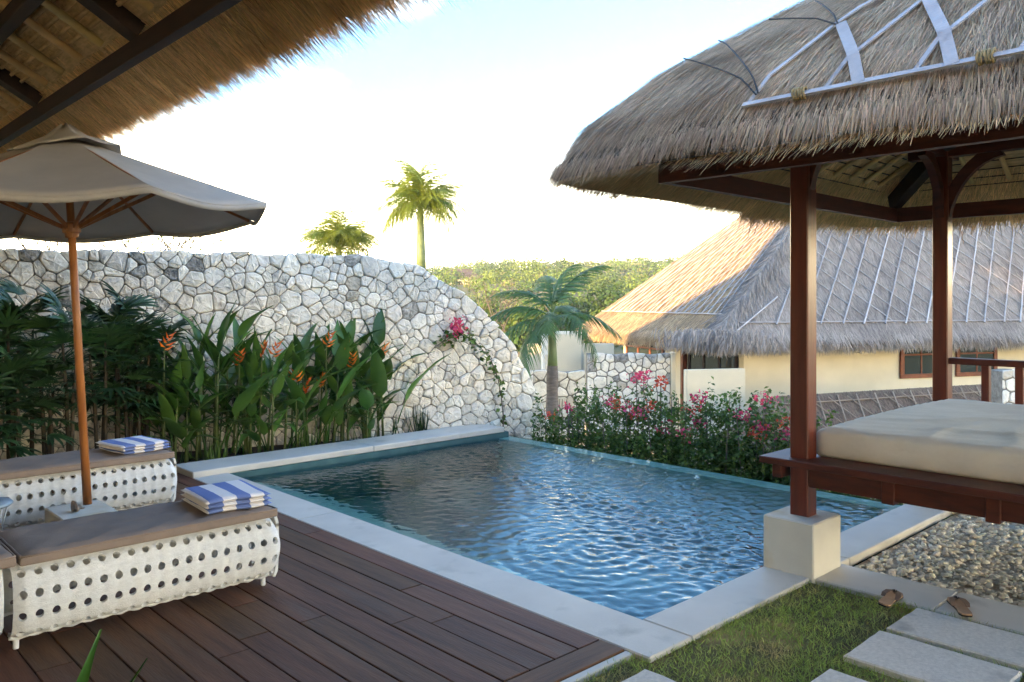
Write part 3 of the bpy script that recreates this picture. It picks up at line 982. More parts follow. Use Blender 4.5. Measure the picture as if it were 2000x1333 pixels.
for x, sx in ((PX[0], 1), (PX[1], -1)):
    for y, sy in ((PY[0], -1), (PY[1], 1)):
        brace((x, y), sx, 0, 2.20, 2.77, 0.42)
        brace((x, y), 0, sy, 2.20, 2.77, 0.42)
# hip rafters, bamboo rafters and thatch battens below the roof
for sx in (-1, 1):
    for sy in (-1, 1):
        MB().beam((PC[0] + sx * 1.80, PC[1] + sy * 1.80, 2.50), (PC[0] + sx * 0.12, PC[1] + sy * 0.12, 3.42), 0.09, 0.14).build('hip_rafter', M_beamdark, pav)
BAT = 2.30 + 0.62 * PA
for side in range(4):
    for k in range(-6, 7):
        q = k * 0.285
        run = PA - abs(q) - 0.12
        if run < 0.3: continue
        r0 = PA - 0.58
        r1 = abs(q) + 0.10
        if r1 > r0 - 0.1: continue
        z0_, z1_ = 2.30 + 0.62 * (PA - r0) - 0.035, 2.30 + 0.62 * (PA - r1) - 0.035
        def sp(r, q, z):
            a = ((-r, q), (q, r), (r, q), (q, -r))[side]
            return (PC[0] + a[0], PC[1] + a[1], z)
        MB().tube([sp(r0, q, z0_), sp((r0 + r1) / 2, q, (z0_ + z1_) / 2), sp(r1, q, z1_)], 0.021, 6).build('bamboo_rafter', M_bamboo, pav, True)
    for k in range(18):
        r0 = PA - 0.50 - k * 0.085
        if r0 < 0.3: break
        z0_ = 2.30 + 0.62 * (PA - r0) - 0.008
        def sp2(q):
            a = ((-r0, q), (q, r0), (r0, q), (q, -r0))[side]
            return (PC[0] + a[0], PC[1] + a[1], z0_)
        MB().tube([sp2(-r0), sp2(r0)], 0.0055, 4).build('batten', M_beamdark, pav)
# bleached bamboo strips laid over the front of the roof
def roof_pt(y, t, lift=0.014):
    return Vector((PC[0] - PA * (1 - t) - lift * 0.7, y, float(np.interp(t, PT, PZ)) + lift))
def strip(y0, t0, y1, t1, w=0.026, h=0.007, lift=0.02):
    K = 14
    pts_ = [roof_pt(y0 + (y1 - y0) * k / K, t0 + (t1 - t0) * k / K, lift) for k in range(K + 1)]
    m = MB(); V = []
    nrm = Vector((-0.72, 0, 0.69))
    for k, p in enumerate(pts_):
        d = (pts_[min(k + 1, K)] - pts_[max(k - 1, 0)]).normalized()
        sd = d.cross(nrm).normalized(); nn = sd.cross(d).normalized()
        for a, b in ((-1, 0), (1, 0), (1, 1), (-1, 1)):
            V.append(p + sd * a * w / 2 + nn * b * h)
    F = []
    for k in range(K):
        for q in range(4):
            F.append((k * 4 + q, k * 4 + (q + 1) % 4, k * 4 + 4 + (q + 1) % 4, k * 4 + 4 + q))
    F += [(0, 1, 2, 3), (K * 4 + 3, K * 4 + 2, K * 4 + 1, K * 4)]
    m.add(V, F); m.build('bamboo_strip', M_bambooW, pav)
strip(2.08, 0.030, 0.2, 0.030, 0.030, 0.012, 0.030)
for k in range(6):
    y0 = 2.065 - k * 0.385
    strip(y0, 0.032, y0 - 0.96, 0.60, 0.024, 0.008, 0.022)
for k in range(5):
    y1 = 1.515 - k * 0.375
    tt_ = 0.175 if k == 0 else 0.175 + 0.20 * k
    strip(y1, 0.028, y1 + 0.235 * tt_ / 0.175 * (0.97 if k else 1.0), min(tt_, 0.6), 0.052, 0.009, 0.036)
for y0, t0, y1, t1 in ((2.02, 0.045, 2.544, 0.25), (2.03, 0.043, 2.70, 0.20), (1.765, 0.176, 2.14, 0.38), (1.765, 0.176, 2.30, 0.305)):
    K = 10
    MB().tube([roof_pt(y0 + (y1 - y0) * k / K, t0 + (t1 - t0) * k / K + 0.006 * math.sin(math.pi * k / K), 0.034) for k in range(K + 1)], 0.0045, 5).build('tie_wire', M_wiredark, pav)
for y in (1.79, 1.02):
    m = MB()
    for k in range(5):
        c = roof_pt(y + (k - 2) * 0.013, 0.030, 0.037)
        m.tube([c + Vector((math.cos(a) * 0.020 * 0.7, random.uniform(-.004, .004), math.sin(a) * 0.026)) for a in np.linspace(0, 6.28, 9)], 0.0065, 5)
    m.build('rope_lashing', M_rope, pav, True)

# raised platform
MB().box(4.50, 7.18, -0.18, 2.558, 0.618, 0.660, 0.006).build('platform', M_redwoodh, pav)
MB().box(4.60, 4.652, 0.06, 2.285, 0.495, 0.617, 0.004).build('apron', M_redwoodh, pav)
MB().box(7.0, 7.05, 0.06, 2.285, 0.495, 0.617, 0.004).build('apron', M_redwoodh, pav)
MB().box(4.72, 6.94, 2.32, 2.375, 0.495, 0.617, 0.004).build('apron', M_redwoodh, pav)
MB().box(4.72, 6.94, -0.03, 0.025, 0.495, 0.617, 0.004).build('apron', M_redwoodh, pav)
for y in (1.82, 1.30, 0.78, 0.3):
    MB().box(4.585, 7.04, y - 0.035, y + 0.035, 0.478, 0.613, 0.004).build('joist', M_redwoodh, pav)
MB().box(4.56, 4.755, 2.44, 2.50, 0.53, 0.614, 0.004).build('joist', M_redwoodh, pav)
# railing along the far side
MB().box(6.955, 7.045, 0.062, 2.285, 1.105, 1.155, 0.005).build('top_rail', M_redwoodh, pav)
for y in (2.03, 1.80, 1.57, 1.34, 1.11, 0.88, 0.65, 0.42):
    MB().box(6.972, 7.028, y - 0.028, y + 0.028, 0.66, 1.104, 0.004).build('baluster', M_redwood, pav)

# mattress with a loose crumpled sheet
def mattress():
    K, J = 60, 60
    x0, x1, y0, y1, z0, z1, r = 4.742, 6.93, 0.04, 2.292, 0.662, 0.835, 0.045
    rs = np.random.default_rng(3)
    V, F = [], []
    u = np.linspace(0, 1, K); v = np.linspace(0, 1, J)
    U, W_ = np.meshgrid(u, v, indexing='ij')
    X, Y = x0 + (x1 - x0) * U, y0 + (y1 - y0) * W_
    wr = np.zeros_like(X)
    for (a, b, th, wd, ht) in ((5.3, 1.1, 0.25, 0.05, 0.016), (5.9, 1.3, 1.9, 0.07, 0.020), (5.2, 0.75, 2.2, 0.04, 0.012), (6.3, 1.5, 1.2, 0.06, 0.014),
                               (5.0, 1.7, 1.45, 0.035, 0.010), (5.6, 1.8, 0.7, 0.05, 0.010), (6.1, 0.8, 0.4, 0.05, 0.012), (5.15, 1.35, 1.75, 0.03, 0.010), (6.5, 1.0, 2.5, 0.06, 0.012)):
        dd = (X - a) * math.cos(th) + (Y - b) * math.sin(th); al = -(X - a) * math.sin(th) + (Y - b) * math.cos(th)
        dd = dd + 0.03 * np.sin(al * 9)
        wr += 1.15 * ht * np.exp(-(dd / wd) ** 2) * np.exp(-(al / 0.55) ** 2)
    edge = np.minimum.reduce([X - x0, x1 - X, Y - y0, y1 - Y])
    Z = z1 + wr + 0.015 * np.sin(U * 3.1) - 0.016 * np.exp(-(edge / 0.010)) + 0.004 * np.sin(X * 40 + Y * 13) * np.exp(-edge / 0.2)
    top = np.stack([X, Y, Z], -1)
    V = [tuple(p) for p in top.reshape(-1, 3)]
    for i in range(K - 1):
        for j in range(J - 1):
            F.append((i * J + j, (i + 1) * J + j, (i + 1) * J + j + 1, i * J + j + 1))
    ring = [i * J for i in range(K)] + [(K - 1) * J + j for j in range(1, J)] + [i * J + J - 1 for i in range(K - 2, -1, -1)] + [j for j in range(J - 2, 0, -1)]
    cx_, cy_ = (x0 + x1) / 2, (y0 + y1) / 2
    prev = ring
    for lev, (grow, z) in enumerate(((0.010, 0.800), (0.014, 0.735), (0.011, 0.680), (-0.004, 0.662))):
        cur = []
        for k, idx in enumerate(ring):
            p = V[idx]
            ox = grow if p[0] > x1 - 1e-3 else (-grow if p[0] < x0 + 1e-3 else 0)
            oy = grow if p[1] > y1 - 1e-3 else (-grow if p[1] < y0 + 1e-3 else 0)
            wob = 0.004 * math.sin(k * 0.9 + lev) if lev < 3 else 0
            cur.append(len(V)); V.append((p[0] + ox + (wob if ox else 0), p[1] + oy + (wob if oy else 0), z))
        Nn = len(ring)
        for k in range(Nn):
            F.append((prev[k], prev[(k + 1) % Nn], cur[(k + 1) % Nn], cur[k]))
        prev = cur
    F.append(tuple(prev))
    return MB().add(V, F).build('mattress', M_sheet, None, True)
tag(mattress(), 'thick cream day bed mattress with wrinkled cover on the pavilion platform', 'mattress')

# ================================================================== MAIN VILLA WHOSE EAVES HANG OVER THE DECK
VX, VZ, VS = 1.80, 3.10, 0.586            # outer face of eave beam, its underside, roof slope
villa = thing('villa', 'villa with dark rafters and deep thatched eaves hanging over the deck', 'house', (-4, 4, -0.05))
def vz(x, up=0.0):                        # underside of the rafters at x
    return VZ + 0.17 + (VX - x) * VS + up
MB().box(VX - 0.07, VX, -9, 13.6, VZ, VZ + 0.12, 0.004).build('eave_beam', M_beamdark, villa)
MB().box(VX - 0.56, VX - 0.47, -9, 13.6, vz(VX - 0.5) - 0.125, vz(VX - 0.5) - 0.02, 0.006).build('purlin', M_beamdark, villa)
ys = [-6.8 + 2.36 * k for k in range(9)]
for y in ys:                              # dark principal rafters
    a = (VX - 0.02, y + 0.27, vz(VX - 0.02) + 0.0); b = (-4.15, y + 0.27, vz(-4.15) + 0.0)
    MB().beam(a, b, 0.15, 0.11).build('principal_rafter', M_beamdark, villa)
y = -5.5
while y < 13.2:
    if min(abs(y - (q + 0.27)) for q in ys) > 0.16:
        w = [random.uniform(-0.012, 0.012) for _ in range(3)]
        MB().tube([(VX - 0.09, y, vz(VX - 0.09) - 0.02), (VX - 1.8, y + w[0], vz(VX - 1.8) - 0.02), (VX - 3.6, y + w[1], vz(VX - 3.6) - 0.02), (-4.2, y + w[2], vz(-4.2) + 0.005)], [0.030, 0.027, 0.026, 0.024], 8).build('bamboo_rafter', M_bamboo, villa, True)
    y += 0.45
# thatch: shell from below the eave edge to the ridge and down the far side, hipped at the far end
EX = 2.20                                  # eave edge
RDX, RDZ = -4.3, 7.15
uz = lambda x: vz(x, 0.05)
def vroof(yb):
    pass
m = MB()
y_a, y_b = -10.0, 20.6                     # near gable, far eave of the hip
yr = 14.1                                  # ridge ends here
pts_u = [(EX, uz(EX) - 0.0), (RDX, uz(RDX) - 0.0)]
# front slope (underside and top), back slope, hip
def quadpair(P, up):
    n0 = len(m.v)
    V = [Vector(p) for p in P] + [Vector(p) + Vector(u) for p, u in zip(P, up)]
    k = len(P)
    F = [tuple(range(k)), tuple(range(2 * k - 1, k - 1, -1))] + [(i, (i + 1) % k, k + (i + 1) % k, k + i) for i in range(k)]
    m.add(V, F)
th = (0.06, 0, 0.24)
quadpair([(EX, y_a, uz(EX)), (EX, 16.6, uz(EX)), (RDX, yr, uz(RDX)), (RDX, y_a, uz(RDX))], [(0.05, 0, 0.20), (0.05, 0, 0.2), (0, 0, 0.25), (0, 0, 0.25)])
vt = m.build('thatch', M_thatchin, villa)
m = MB()
quadpair([(RDX - 0.01, y_a, uz(RDX)), (RDX - 0.01, yr, uz(RDX)), (-10.8, 16.6, uz(EX)), (-10.8, y_a, uz(EX))], [(0, 0, 0.25)] * 4)
m.build('thatch', M_strawbase, villa)
m = MB()
quadpair([(EX, 16.62, uz(EX)), (RDX, yr + 0.02, uz(RDX)), (-10.8, 16.62, uz(EX)), (-4.3, 20.6, uz(EX) - 0.6)], [(0, 0, 0.25)] * 4)
m.build('thatch', M_strawbase, villa)
# straw strings under the thatch between the rafters
k = 0
x = VX - 0.16
while x > -2.2:
    pts_ = [(x + 0.004 * math.sin(y * 3.1 + k), y, uz(x) - 0.012) for y in np.linspace(-4, 13.4, 30)]
    MB().tube(pts_, 0.017, 5).build('batten', M_thatchin, villa, True)
    x -= 0.072; k += 1
def villa_straw(n, xlo, xhi, ylo, yhi, Lr, droop, zoff, spread=0.16):
    x = RNG.uniform(xlo, xhi, n); y = RNG.uniform(ylo, yhi, n)
    P = np.stack([x, y, VZ + 0.22 + (VX - x) * VS + zoff + RNG.uniform(-0.012, 0.02, n)], 1)
    cl = 0.14 * np.sin(y * 24) + 0.08 * np.sin(y * 61 + 1)
    D = np.stack([np.full(n, 1.0), RNG.normal(0, spread, n) + cl, np.full(n, -VS) - RNG.uniform(0, droop, n)], 1)
    return P, D, np.tile([0.3, 0, -1.0], (n, 1)) + RNG.normal(0, 0.3, (n, 3)), RNG.uniform(*Lr, n), RNG.uniform(0.003, 0.0065, n)
pk = [villa_straw(60000, VX - 0.04, EX + 0.02, 0.2, 11.5, (0.08, 0.22), 0.25, -0.008),
      villa_straw(16000, EX - 0.06, EX + 0.05, 0.2, 11.5, (0.05, 0.13), 0.8, 0.03, 0.25),
      villa_straw(14000, EX - 0.05, EX + 0.06, 0.2, 11.5, (0.07, 0.16), 0.5, 0.15, 0.25)]
V, F = blades(*[np.concatenate([p[i] for p in pk]) for i in range(5)], 0.0, 1)
tag(link('straw', npmesh('villa_straw', V, F, M_strawgold), None, villa), 'golden brown straw under the eaves', kind='stuff')
# between the rafters: ragged bundles of straw
pk = villa_straw(16000, -2.0, VX - 0.1, 1.0, 11.0, (0.04, 0.10), 0.10, -0.010, 0.25)
V, F = blades(*pk, 0.0, 1)
tag(link('straw', npmesh('villa_straw_inner', V, F, M_strawgold), None, villa), 'straw showing between the rafters', kind='stuff')
# plastered walls and posts of the villa, behind and to the side of where one stands
MB().box(-9.8, -3.6, -8.5, 13.0, -2.2, 3.1, 0.02).build('wall', M_plaster, villa)
for y in (-6.0, -1.2, 10.2, 13.0):
    MB().box(1.46, 1.62, y - 0.08, y + 0.08, -0.04, vz(1.54) - 0.01, 0.008).build('post', M_beamdark, villa)

# ================================================================== PARASOL
UB = Vector((1.62, 6.0, 0.0))
umb = thing('parasol', 'sand coloured market parasol with teak pole standing between the two loungers', 'parasol', UB)
MB().box(1.46, 1.80, 5.70, 6.12, 0.0, 0.215, 0.008).build('base', M_plinth, umb)
base_pt = Vector((1.70, 6.02, 0.215))
right_v = Vector((CY, -SY, 0.0))
top_pt = base_pt + Vector((0, 0, 2.56)) - right_v * 0.150
ax = (top_pt - base_pt).normalized()
sx_ = (right_v - ax * right_v.dot(ax)).normalized(); sy_ = ax.cross(sx_)
MB().tube([base_pt, base_pt.lerp(top_pt, 0.5), top_pt], [0.028, 0.026, 0.024], 14).build('pole', M_teak, umb, True)
HB = base_pt.lerp(top_pt, 0.735)        # runner
HT = base_pt.lerp(top_pt, 0.965)        # crown
def ringpt(c, r, a, dz=0.0):
    return c + sx_ * (r * math.cos(a)) + sy_ * (r * math.sin(a)) + ax * dz
def collar(c, prof, name):
    m = MB(); V = []; n = 18
    for r, z in prof:
        for k in range(n): V.append(ringpt(c, r, 2 * math.pi * k / n, z))
    F = [(i * n + k, i * n + (k + 1) % n, (i + 1) * n + (k + 1) % n, (i + 1) * n + k) for i in range(len(prof) - 1) for k in range(n)]
    F += [tuple(range(n - 1, -1, -1)), tuple((len(prof) - 1) * n + k for k in range(n))]
    m.add(V, F); m.build(name, M_teak, umb)
collar(HB, [(0.03, -0.06), (0.042, -0.055), (0.045, -0.03), (0.058, -0.02), (0.06, 0.03), (0.05, 0.045), (0.03, 0.05)], 'runner')
collar(HT, [(0.03, -0.05), (0.055, -0.04), (0.055, 0.01), (0.03, 0.02), (0.022, 0.07), (0.0251, 0.09), (0.004, 0.105)], 'crown_hub')
NR = 8
UR, UD = 1.34, 0.545                       # canopy radius and fall
A0 = 0.02
def canopy_pt(a, t, rr_=UR):
    """a: angle, t: 0 at the crown, 1 at the hem"""
    seg = (a - A0) / (2 * math.pi / NR); fr_ = seg - math.floor(seg)
    ch = math.cos(math.pi / NR) / math.cos((fr_ - 0.5) * 2 * math.pi / NR)
    sagc = 1 + (ch - 1) * 0.93 - 0.012 * math.sin(math.pi * fr_) * t
    fall = UD * (1.08 * t - 0.08 * t * t) + 0.055 * math.sin(math.pi * fr_) * (t ** 1.5)
    return ringpt(HT, rr_ * t * sagc, a, 0.06 - fall)
m = MB(); V = []; nA = NR * 10; nT = 12
t_in = 0.10
for i in range(nT + 1):
    t = t_in + (1 - t_in) * i / nT
    for k in range(nA): V.append(canopy_pt(A0 + 2 * math.pi * k / nA, t))
F = [(i * nA + k, i * nA + (k + 1) % nA, (i + 1) * nA + (k + 1) % nA, (i + 1) * nA + k) for i in range(nT) for k in range(nA)]
m.add(V, F)
can = m.build('canopy', M_canvas, umb, True, False)
for p_ in can.data.polygons: pass
bm = bmesh.new(); bm.from_mesh(can.data)
bm.verts.ensure_lookup_table()
for e_ in bm.edges:
    i1, i2 = e_.verts[0].index, e_.verts[1].index
    if i1 % nA == i2 % nA and (i1 % nA) % (nA // NR) == 0: e_.smooth = False
bm.to_mesh(can.data); bm.free()
mod = can.modifiers.new('cloth', 'SOLIDIFY'); mod.thickness = 0.003
# short hem band turned down inside the edge
m = MB(); V = []
for dz, r in ((0.0, UR - 0.004), (-0.035, UR - 0.012)):
    for k in range(nA):
        p = canopy_pt(A0 + 2 * math.pi * k / nA, 1.0, r)
        V.append(p + ax * dz)
m.add(V, [(k, (k + 1) % nA, nA + (k + 1) % nA, nA + k) for k in range(nA)])
hm = m.build('hem', M_canvas, can, True, False); hm.parent = can; hm.matrix_parent_inverse = can.matrix_parent_inverse.copy()
hm.matrix_parent_inverse = Matrix.Identity(4)
mod = hm.modifiers.new('cloth', 'SOLIDIFY'); mod.thickness = 0.003
# vent cap on top, one side blown up
m = MB(); V = []
for i, t in enumerate((0.02, 0.10, 0.19, 0.27)):
    for k in range(40):
        a = A0 + 2 * math.pi * k / 40
        p = canopy_pt(a, t)
        lift = 0.035 + 0.06 * t / 0.27 * max(0, math.cos(a + 0.4)) - 0.10 * t + 0.008 * math.sin(5 * a) + (0.05 * (1 - t / 0.1) if t < 0.1 else 0)
        V.append(p + ax * lift)
m.add(V, [(i * 40 + k, i * 40 + (k + 1) % 40, (i + 1) * 40 + (k + 1) % 40, (i + 1) * 40 + k) for i in range(3) for k in range(40)])
cap = m.build('vent_cap', M_canvas, umb, True, False)
mod = cap.modifiers.new('cloth', 'SOLIDIFY'); mod.thickness = 0.003
for k in range(NR):
    a = A0 + 2 * math.pi * k / NR
    p0, p1, p2 = canopy_pt(a, 0.06) - ax * 0.018, canopy_pt(a, 0.5) - ax * 0.016, canopy_pt(a, 0.985) - ax * 0.014
    MB().beam(p0, p2, 0.017, 0.022, 0.002).build('rib', M_teak, umb)
    MB().beam(ringpt(HB, 0.045, a, 0.01), canopy_pt(a, 0.52) - ax * 0.022, 0.017, 0.026, 0.002).build('strut', M_teak, umb)

# shell on the parasol base
m = MB()
V, F = [], []
K, n = 34, 10
for i in range(K):
    t = i / (K - 1)
    a = t * 4 * math.pi
    r = 0.034 * (1 - t) ** 1.1 + 0.002
    c = Vector((1.565 + 0.075 * t, 5.86 + math.cos(a) * r * 0.35, 0.215 + 0.030 * (1 - 0.5 * t) + math.sin(a) * r * 0.3))
    for k in range(n):
        b = 2 * math.pi * k / n
        q = r * (1.0 + 0.22 * math.sin(6 * a))
        V.append((c.x, c.y + math.cos(b) * q, max(0.2155, c.z + math.sin(b) * q)))
F = [(i * n + k, i * n + (k + 1) % n, (i + 1) * n + (k + 1) % n, (i + 1) * n + k) for i in range(K - 1) for k in range(n)]
F += [tuple(range(n)), tuple((K - 1) * n + k for k in range(n))]
tag(MB().add(V, F).build('sea_shell', M_shell, None, True), 'brown spiral sea shell lying on the white parasol base', 'shell')

# ================================================================== LOUNGERS
def perforated(x0, x1, prof, rows, cols, rad, n=12):
    """a woven sheet bent along prof (y, z) and pierced with rows of round holes; rows are fractions of the arc length"""
    P = [Vector((0, p[0], p[1])) for p in prof]
    acc = [0.0]
    for a, b in zip(P[:-1], P[1:]): acc.append(acc[-1] + (b - a).length)
    T = acc[-1]
    def at(x, s_):
        s_ = min(max(s_, 0), T)
        y = float(np.interp(s_, acc, [p.y for p in P])); z = float(np.interp(s_, acc, [p.z for p in P]))
        return (x + 0.0, y, z)
    V, F = [], []
    dx = (x1 - x0) / cols
    rs_ = [r * T for r in rows]
    ds = rs_[1] - rs_[0]
    def grid(xa, xb, sa, sb, ka, kb):
        o = len(V)
        for i in range(ka + 1):
            for j in range(kb + 1):
                V.append(at(xa + (xb - xa) * i / ka, sa + (sb - sa) * j / kb))
        for i in range(ka):
            for j in range(kb):
                F.append((o + i * (kb + 1) + j, o + (i + 1) * (kb + 1) + j, o + (i + 1) * (kb + 1) + j + 1, o + i * (kb + 1) + j + 1))
    lo, hi = rs_[0] - ds / 2, rs_[-1] + ds / 2
    if lo > 0.002: grid(x0, x1, 0, lo, cols * 2, 4)
    if hi < T - 0.002: grid(x0, x1, hi, T, cols * 2, 4)
    for c in range(cols):
        for r in rs_:
            xc = x0 + dx * (c + 0.5) + random.uniform(-0.0015, 0.0015)
            rc = r + random.uniform(-0.0015, 0.0015)
            o = len(V)
            outer, inner = [], []
            for k in range(16):
                a = 2 * math.pi * k / 16
                ca, sa = math.cos(a), math.sin(a)
                q = max(abs(ca), abs(sa))
                outer.append((x0 + dx * (c + 0.5) + ca / q * dx / 2, r + sa / q * ds / 2))
                inner.append((xc + ca * rad * 0.92, rc + sa * rad * 1.08))
            for p in outer + inner: V.append(at(*p))
            for k in range(16):
                F.append((o + k, o + (k + 1) % 16, o + 16 + (k + 1) % 16, o + 16 + k))
    return V, F

def woven(V, F, name, root):
    me = MB().add(V, F).mesh(name, M_white, True, False)
    bm = bmesh.new(); bm.from_mesh(me)
    bmesh.ops.remove_doubles(bm, verts=bm.verts, dist=0.0004)
    for e_ in bm.edges:
        if len(e_.link_faces) < 2: e_.smooth = False
    bm.to_mesh(me); bm.free()
    return link(name, me, None, root)

def lounger(label, x_end, y0, length, cushion_h, seedk):
    """rounded white woven body pierced all over, on small feet, with a flat taupe cushion; foot end at x_end, near side at y0"""
    random.seed(seedk)
    root = thing('sun_lounger', label, 'sun lounger', (x_end - length / 2, y0 + 0.27, 0.0), 'sun loungers on the deck')
    W = 0.54
    x0 = x_end - length
    prof = []
    for t in np.linspace(0, 1, 22):                      # near side: over the shoulder, down the belly, under
        a = math.pi * (0.60 - 1.10 * t)
        prof.append((y0 + 0.085 - 0.115 * math.cos(a * 0.9 - 0.0), 0.225 + 0.185 * math.sin(a)))
    prof = [(y0 + 0.15, 0.405), (y0 + 0.10, 0.404), (y0 + 0.060, 0.392), (y0 + 0.030, 0.366), (y0 + 0.012, 0.330), (y0 + 0.002, 0.285), (y0 - 0.002, 0.235),
            (y0 + 0.002, 0.180), (y0 + 0.012, 0.130), (y0 + 0.032, 0.092), (y0 + 0.065, 0.066), (y0 + 0.11, 0.056)]
    rows = (0.26, 0.455, 0.65, 0.845)
    cols = max(4, int(round(length / 0.0685)))
    for side in (0, 1):
        pf = prof if side == 0 else [(2 * y0 + W - p[0], p[1]) for p in prof]
        V, F = perforated(x0, x_end, pf, rows, cols, 0.0190)
        for k, (x, y, z) in enumerate(V):                # slight bulge and hand-made unevenness, ends turned in
            e = min(x - x0, x_end - x)
            tuck = 0.030 * math.exp(-(e / 0.022) ** 2)
            ez = max(0.0, 1 - (x_end - x) / 0.22)
            x += ez * (0.050 * math.sin(math.pi * min(1, max(0, (z - 0.05) / 0.355))) - 0.035)
            wv = 0.0022 * math.sin(x * 92) + 0.0015 * math.sin(z * 120 + x * 31)
            V[k] = (x, y + (wv + tuck) * (1 if side == 0 else -1), z + (0.003 * math.sin(x * 60) if z < 0.075 else 0))
        o = woven(V, F, 'woven_side', root)
        md = o.modifiers.new('weave', 'SOLIDIFY'); md.thickness = 0.016; md.offset = 1.0 if side == 0 else -1.0
    MB().box(x0 + 0.015, x_end - 0.02, y0 + 0.145, y0 + W - 0.145, 0.385, 0.403, 0.004).build('seat_deck', M_white, root)
    V, F = perforated(y0 + 0.05, y0 + W - 0.05, [(x_end - 0.01, 0.39), (x_end, 0.36), (x_end + 0.004, 0.22), (x_end - 0.004, 0.09), (x_end - 0.02, 0.06)], (0.25, 0.47, 0.69, 0.91), 9, 0.0155)
    V = [(y, x, z) for (x, y, z) in V]
    o = woven(V, F, 'woven_end', root)
    o.modifiers.new('weave', 'SOLIDIFY').thickness = 0.016
    for x in (x0 + 0.03, x_end - 0.045):
        for y in (y0 + 0.115, y0 + W - 0.115):
            MB().lathe([(0.011, 0), (0.013, 0.004), (0.013, 0.07)], (x, y, 0.001), 10).build('foot', M_whiteleg, root)
    # woven cord along the lower edge
    m = MB()
    K = int(length / 0.02)
    m.tube([(x0 + (x_end - x0) * k / K, y0 + 0.105 + 0.004 * math.sin(k * 1.3), 0.056 + 0.004 * math.cos(k * 1.7)) for k in range(K + 1)], 0.011, 6)
    m.build('edge_cord', M_white, root, True)
    # cushion
    def cush(xa, xb, z0, z1, nm):
        K, J = 26, 16
        V, F = [], []
        def e(t, k_):
            return min(1.0, (min(t, 1 - t) * k_)) 
        top, bot = [], []
        for i in range(K + 1):
            for j in range(J + 1):
                u, v = i / K, j / J
                uu = 0.5 - 0.5 * math.cos(math.pi * u) if False else u
                rim = max(0.0, 1 - min(u, 1 - u) * K / 1.0, 1 - min(v, 1 - v) * J / 1.0)
                x = xa + (xb - xa) * u; y = y0 - 0.005 + (W + 0.01) * v
                wr = 0.0035 * math.sin(x * 21 + math.sin(y * 17) * 2.2) * (1 - rim) + 0.002 * math.sin(x * 47 - y * 30)
                V.append((x, y, z1 - 0.016 * rim ** 1.5 + wr))
        nb = len(V)
        for i in range(K + 1):
            for j in range(J + 1):
                u, v = i / K, j / J
                V.append((xa + (xb - xa) * u, y0 - 0.005 + (W + 0.01) * v, z0))
        def id_(i, j, b=0): return b * nb + i * (J + 1) + j
        for i in range(K):
            for j in range(J):
                F.append((id_(i, j), id_(i + 1, j), id_(i + 1, j + 1), id_(i, j + 1)))
                F.append((id_(i, j, 1), id_(i, j + 1, 1), id_(i + 1, j + 1, 1), id_(i + 1, j, 1)))
        for i in range(K):
            F.append((id_(i, 0), id_(i, 0, 1), id_(i + 1, 0, 1), id_(i + 1, 0)))
            F.append((id_(i, J), id_(i + 1, J), id_(i + 1, J, 1), id_(i, J, 1)))
        for j in range(J):
            F.append((id_(0, j), id_(0, j + 1), id_(0, j + 1, 1), id_(0, j, 1)))
            F.append((id_(K, j), id_(K, j, 1), id_(K, j + 1, 1), id_(K, j + 1)))
        o = MB().add(V, F).build(nm, M_taupe, root, True)
        zp = z1 - 0.013
        ring = [(xa + 0.006, y0), (xb - 0.006, y0), (xb - 0.006, y0 + W), (xa + 0.006, y0 + W), (xa + 0.006, y0)]
        pp = []
        for (ax_, ay_), (bx2, by2) in zip(ring[:-1], ring[1:]):
            pp += [(ax_ + (bx2 - ax_) * t / 10, ay_ + (by2 - ay_) * t / 10, zp + 0.0015 * math.sin(t * 1.9 + ax_ * 9)) for t in range(10)]
        MB().tube(pp + [pp[0]], 0.0062, 6).build('piping', M_taupe, o, True)
        bv = o.modifiers.new('soft', 'BEVEL'); bv.width = 0.010; bv.segments = 3; bv.limit_method = 'ANGLE'; bv.angle_limit = R(50)
    cush(x0 + 0.02, x_end - 0.015, 0.406, 0.406 + cushion_h, 'cushion')
    # head section with its own cushion
    xh0, xh1 = x0 - 0.85, x0 - 0.035
    for side in (0, 1):
        pf = prof if side == 0 else [(2 * y0 + W - p[0], p[1]) for p in prof]
        V, F = perforated(xh0, xh1, pf, rows, 12, 0.0190)
        V = [(x, y + (0.03 * math.exp(-((xh1 - x) / 0.03) ** 2)) * (1 if side == 0 else -1), z + 0.02) for (x, y, z) in V]
        o = woven(V, F, 'head_side', root)
        md = o.modifiers.new('weave', 'SOLIDIFY'); md.thickness = 0.016; md.offset = 1.0 if side == 0 else -1.0
    cush(xh0 + 0.02, x0 + 0.008, 0.412, 0.415 + cushion_h, 'head_cushion')
    for y in (y0 + 0.075, y0 + W - 0.075):
        MB().lathe([(0.011, 0), (0.013, 0.004), (0.013, 0.09)], (xh0 + 0.1, y, 0.001), 10).build('foot', M_whiteleg, root)
    random.seed(seedk + 50)
    return root
lounger('white perforated sun lounger with taupe cushion nearest the deck edge, in front of the parasol', 2.165, 4.165, 1.29, 0.055, 21)
lounger('white perforated sun lounger with taupe cushion behind the parasol, beside the planting', 2.40, 6.27, 1.50, 0.055, 22)

